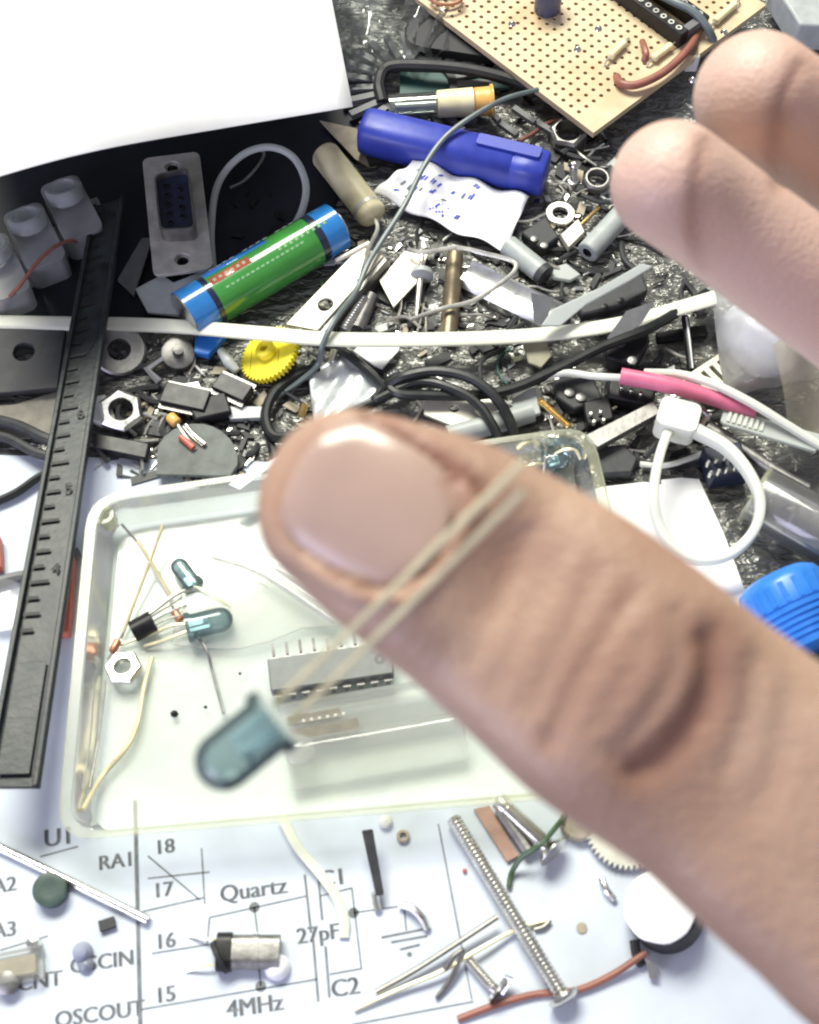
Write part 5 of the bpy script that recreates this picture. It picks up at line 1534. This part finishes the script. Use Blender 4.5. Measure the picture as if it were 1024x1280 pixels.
bm.from_mesh(tmp)
bmesh.ops.recalc_face_normals(bm, faces=bm.faces)
bm.to_mesh(tmp)
bm.free()
rm = to_.modifiers.new('r', 'REMESH')
rm.mode = 'VOXEL'
rm.voxel_size = 0.75
sm = to_.modifiers.new('s', 'SMOOTH')
sm.factor, sm.iterations = 0.5, 10
dg = bpy.context.evaluated_depsgraph_get()
hm = bpy.data.meshes.new_from_object(to_.evaluated_get(dg))
bpy.data.objects.remove(to_)
nv = len(hm.vertices)
co_ = np.empty(nv * 3)
hm.vertices.foreach_get('co', co_)
co_ = co_.reshape(-1, 3)
no_ = np.empty(nv * 3)
hm.vertices.foreach_get('normal', no_)
no_ = no_.reshape(-1, 3)
rel = co_ - CAM
dep = rel @ FWD
pxs = 512 + FPX * (rel @ RIGHT) / dep
pys = 640 - FPX * (rel @ UP) / dep
face = np.clip((no_ @ VIEW + 0.05) / 0.6, 0, 1)

def seg_dist(poly):
    best = np.full(nv, 1e9)
    poly = np.array(poly, float)
    pl, _ = spline([np.array(p) for p in poly], [0] * len(poly), 6) if len(poly) > 2 else (list(poly), 0)
    for a, b in zip(pl[:-1], pl[1:]):
        ab = b - a
        t = np.clip(((pxs - a[0]) * ab[0] + (pys - a[1]) * ab[1]) / (ab @ ab), 0, 1)
        best = np.minimum(best, np.hypot(pxs - a[0] - t * ab[0], pys - a[1] - t * ab[1]))
    return best

disp = np.zeros(nv)
tone = np.zeros(nv)
thumb_v = (dep < 135)
wob = 5 * np.sin(pxs * 0.045 + pys * 0.03) + 3 * np.sin(pxs * 0.11 - pys * 0.09)
def crease(poly, depth, w, tn=0.0, tw=None, mask=thumb_v, wobble=True):
    global disp, tone
    d = seg_dist(poly) + (wob * 0.4 if wobble else 0)
    g = np.exp(-(d / w) ** 2) * face * mask
    disp = disp - depth * g
    if tn:
        tone = np.maximum(tone, tn * np.exp(-(d / (tw or w * 1.6)) ** 2) * face * mask)
# knuckle folds of the thumb
crease([(884, 800), (886, 848), (866, 896), (826, 940), (796, 960)], 1.1, 20, 0.75, 42)
crease([(846, 768), (842, 830), (812, 888), (768, 940)], 0.45, 13, 0.3, 26)
crease([(790, 742), (752, 800), (716, 860), (684, 930)], 0.5, 12, 0.4, 20)
crease([(742, 712), (720, 770), (694, 820), (668, 880)], 0.3, 10, 0.2, 16)
crease([(800, 800), (778, 850), (748, 900)], 0.2, 12)
crease([(700, 690), (670, 750), (640, 812), (618, 862)], 0.18, 12)
crease([(668, 660), (640, 720), (612, 780), (590, 830)], 0.22, 10)
crease([(940, 830), (934, 890), (910, 960)], 0.3, 14)
crease([(985, 870), (975, 940), (950, 1010)], 0.25, 16)
crease([(462, 524), (500, 546), (548, 574), (602, 612)], 0.7, 9, 0.9, 15)
crease([(470, 742), (500, 712), (540, 690)], 0.3, 12, 0.5, 18)
# swelling of the joint
d = np.hypot((pxs - 800) / 110, (pys - 850) / 130)
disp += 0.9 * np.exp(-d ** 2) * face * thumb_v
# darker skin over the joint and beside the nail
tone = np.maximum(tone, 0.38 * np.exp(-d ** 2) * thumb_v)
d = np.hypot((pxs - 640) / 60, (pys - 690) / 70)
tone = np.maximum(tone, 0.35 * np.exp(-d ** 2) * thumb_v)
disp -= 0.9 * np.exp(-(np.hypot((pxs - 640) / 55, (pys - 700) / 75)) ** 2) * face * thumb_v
# finger creases on the pad side
fing = (dep >= 135)
crease([(882, 178), (872, 226), (868, 276), (874, 330)], 0.45, 9, 0.45, 15, fing, False)
crease([(1000, 82), (978, 128), (968, 176), (974, 230)], 0.45, 9, 0.45, 15, fing, False)
crease([(896, 182), (888, 228), (884, 276)], 0.12, 7, 0, None, fing, False)

# nail geometry, in the thumb tip's own frame
ntip, nroot = np.array([376.0, 578.0]), np.array([546.0, 684.0])
nd = nrm(ntip - nroot)
npx = np.array([-nd[1], nd[0]])
ncen = (ntip + nroot) / 2
NL, NW = np.linalg.norm(ntip - nroot) / 2 + 4, 92.0
U_n = ((pxs - ncen[0]) * nd[0] + (pys - ncen[1]) * nd[1]) / NL
V_n = ((pxs - ncen[0]) * npx[0] + (pys - ncen[1]) * npx[1]) / NW
rad = (np.abs(U_n) ** 3 + np.abs(V_n) ** 3) ** (1 / 3)
inside = 1 / (1 + np.exp((rad - 0.97) / 0.03))
distal = np.clip((U_n - 0.15) / 0.5, 0, 1)
ridge = np.exp(-((rad - 1.12) / 0.09) ** 2) * (1 - distal)
disp += (0.75 * ridge - 0.35 * inside) * face * thumb_v
groove = np.exp(-((rad - 1.02) / 0.05) ** 2)
disp -= 0.7 * groove * (1 - distal) * face * thumb_v
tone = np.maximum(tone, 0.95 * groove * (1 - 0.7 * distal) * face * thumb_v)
# keep the unsmoothed shape for sampling the nail
from mathutils.bvhtree import BVHTree
bvh = BVHTree.FromPolygons([Vector(p) for p in co_], [tuple(p.vertices) for p in hm.polygons])
co_ = co_ + no_ * disp[:, None]
hand = T('person', 'hand with thumb across the view and two fingertips spread above', 'person', D(1500, 900, 150))
horg = np.array(hand['_o'][:])
hm.vertices.foreach_set('co', ((co_ - horg) * MM).ravel())
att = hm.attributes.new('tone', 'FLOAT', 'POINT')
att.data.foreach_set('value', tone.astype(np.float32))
att = hm.attributes.new('palm_unshaded', 'FLOAT', 'POINT')
att.data.foreach_set('value', np.clip((dep - 128) / 22, 0, 1).astype(np.float32))  # thumb kept darker: tanned back of hand plus its shade painted in
hm.update()
hm.polygons.foreach_set('use_smooth', [True] * len(hm.polygons))
hm.materials.clear()
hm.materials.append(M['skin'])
hm.name = 'hand'
ho = bpy.data.objects.new('hand', hm)
COL.objects.link(ho)
ho.parent = hand
ho['_o'] = [float(q) for q in horg]

def skin_hit(px, py):
    dr = FWD + RIGHT * ((px - 512.0) / FPX) + UP * ((640.0 - py) / FPX)
    h = bvh.ray_cast(Vector(CAM), Vector(nrm(dr)))
    return np.array(h[0]) if h[0] is not None else None

mb = MB()
nu, nv_ = 22, 20
grid = {}
def nail_xy(i, j):
    u = -1 + 2 * i / nu
    v = -1 + 2 * j / nv_
    # map the square to a rounded outline
    k = (1 - abs(u) ** 5 * 0.30) if u > 0 else (1 - abs(u) ** 4 * 0.34)
    uu = u * (1 - 0.16 * v * v)
    return ncen + nd * uu * NL * 0.985 + npx * v * k * NW * 0.97
base_d = {}
nxy = {}
for i in range(nu + 1):
    for j in range(nv_ + 1):
        q = nail_xy(i, j)
        u, v = -1 + 2 * i / nu, -1 + 2 * j / nv_
        for _ in range(12):
            h = skin_hit(q[0], q[1])
            h2 = skin_hit(*(ncen + (q - ncen) * 1.05))
            if h is not None and h2 is not None and (h - CAM) @ FWD < 118:
                break
            q = ncen + (q - ncen) * 0.97
        nxy[i, j] = q
        base_d[i, j] = ((h - CAM) @ FWD) if h is not None else None
vals = [x for x in base_d.values() if x is not None]
mid = base_d[nu // 2, nv_ // 2]
for i in range(nu + 1):
    for j in range(nv_ + 1):
        u, v = -1 + 2 * i / nu, -1 + 2 * j / nv_
        q = nxy[i, j]
        # a smooth plate: transverse arch, slight drop towards the free edge
        d_ = mid - 0.25 + 3.0 * abs(v) ** 2.3 + (0.9 * u * u + 0.35 * u if u > 0 else 0.25 * u * u)
        if base_d[i, j] is not None:
            d_ = 0.35 * d_ + 0.65 * (base_d[i, j] - 0.15 - 0.35 * max(0, u))
        mb.v.append(tuple(D(q[0], q[1], d_)))
for i in range(nu):
    for j in range(nv_):
        a = i * (nv_ + 1) + j
        mb.f.append((a, a + 1, a + nv_ + 2, a + nv_ + 1))
P('thumbnail', mb, M['nail'], hand, solid=-0.35, subsurf=1, angle=80)

# ---------------------------------------------------------------- the LED held across the thumb
LA, LB = D(251, 975, 112.0), D(347, 897, 112.5)
lax = nrm(LA - LB)
def lift(px, py, h):
    s = skin_hit(px, py)
    return (s - FWD * h) if s is not None else None
def lead_path(pts):
    out = []
    for (x, y, fb) in pts:
        s = skin_hit(x, y)
        out.append(D(x, y, fb))
    return out
def taut(x0, y0, d0, x1, y1):
    best = 1e9
    for q in np.linspace(0.15, 1.0, 40):
        s = skin_hit(x0 + (x1 - x0) * q, y0 + (y1 - y0) * q)
        if s is not None:
            sd_ = (s - CAM) @ FWD - 0.12
            best = min(best, d0 + (sd_ - d0) / q)
    return [D(x0 + (x1 - x0) * q, y0 + (y1 - y0) * q, d0 + (best - d0) * q) for q in (0.0, 0.25, 0.5, 0.75, 1.0)]
t_ = led('dark teal LED held across the thumb nail by its leads', LA, LB, 2.5, leads=[
    taut(344, 880, 112.0, 655, 577), taut(364, 902, 112.0, 655, 613)])

for o in bpy.data.objects:
    if '_o' in o:
        del o['_o']
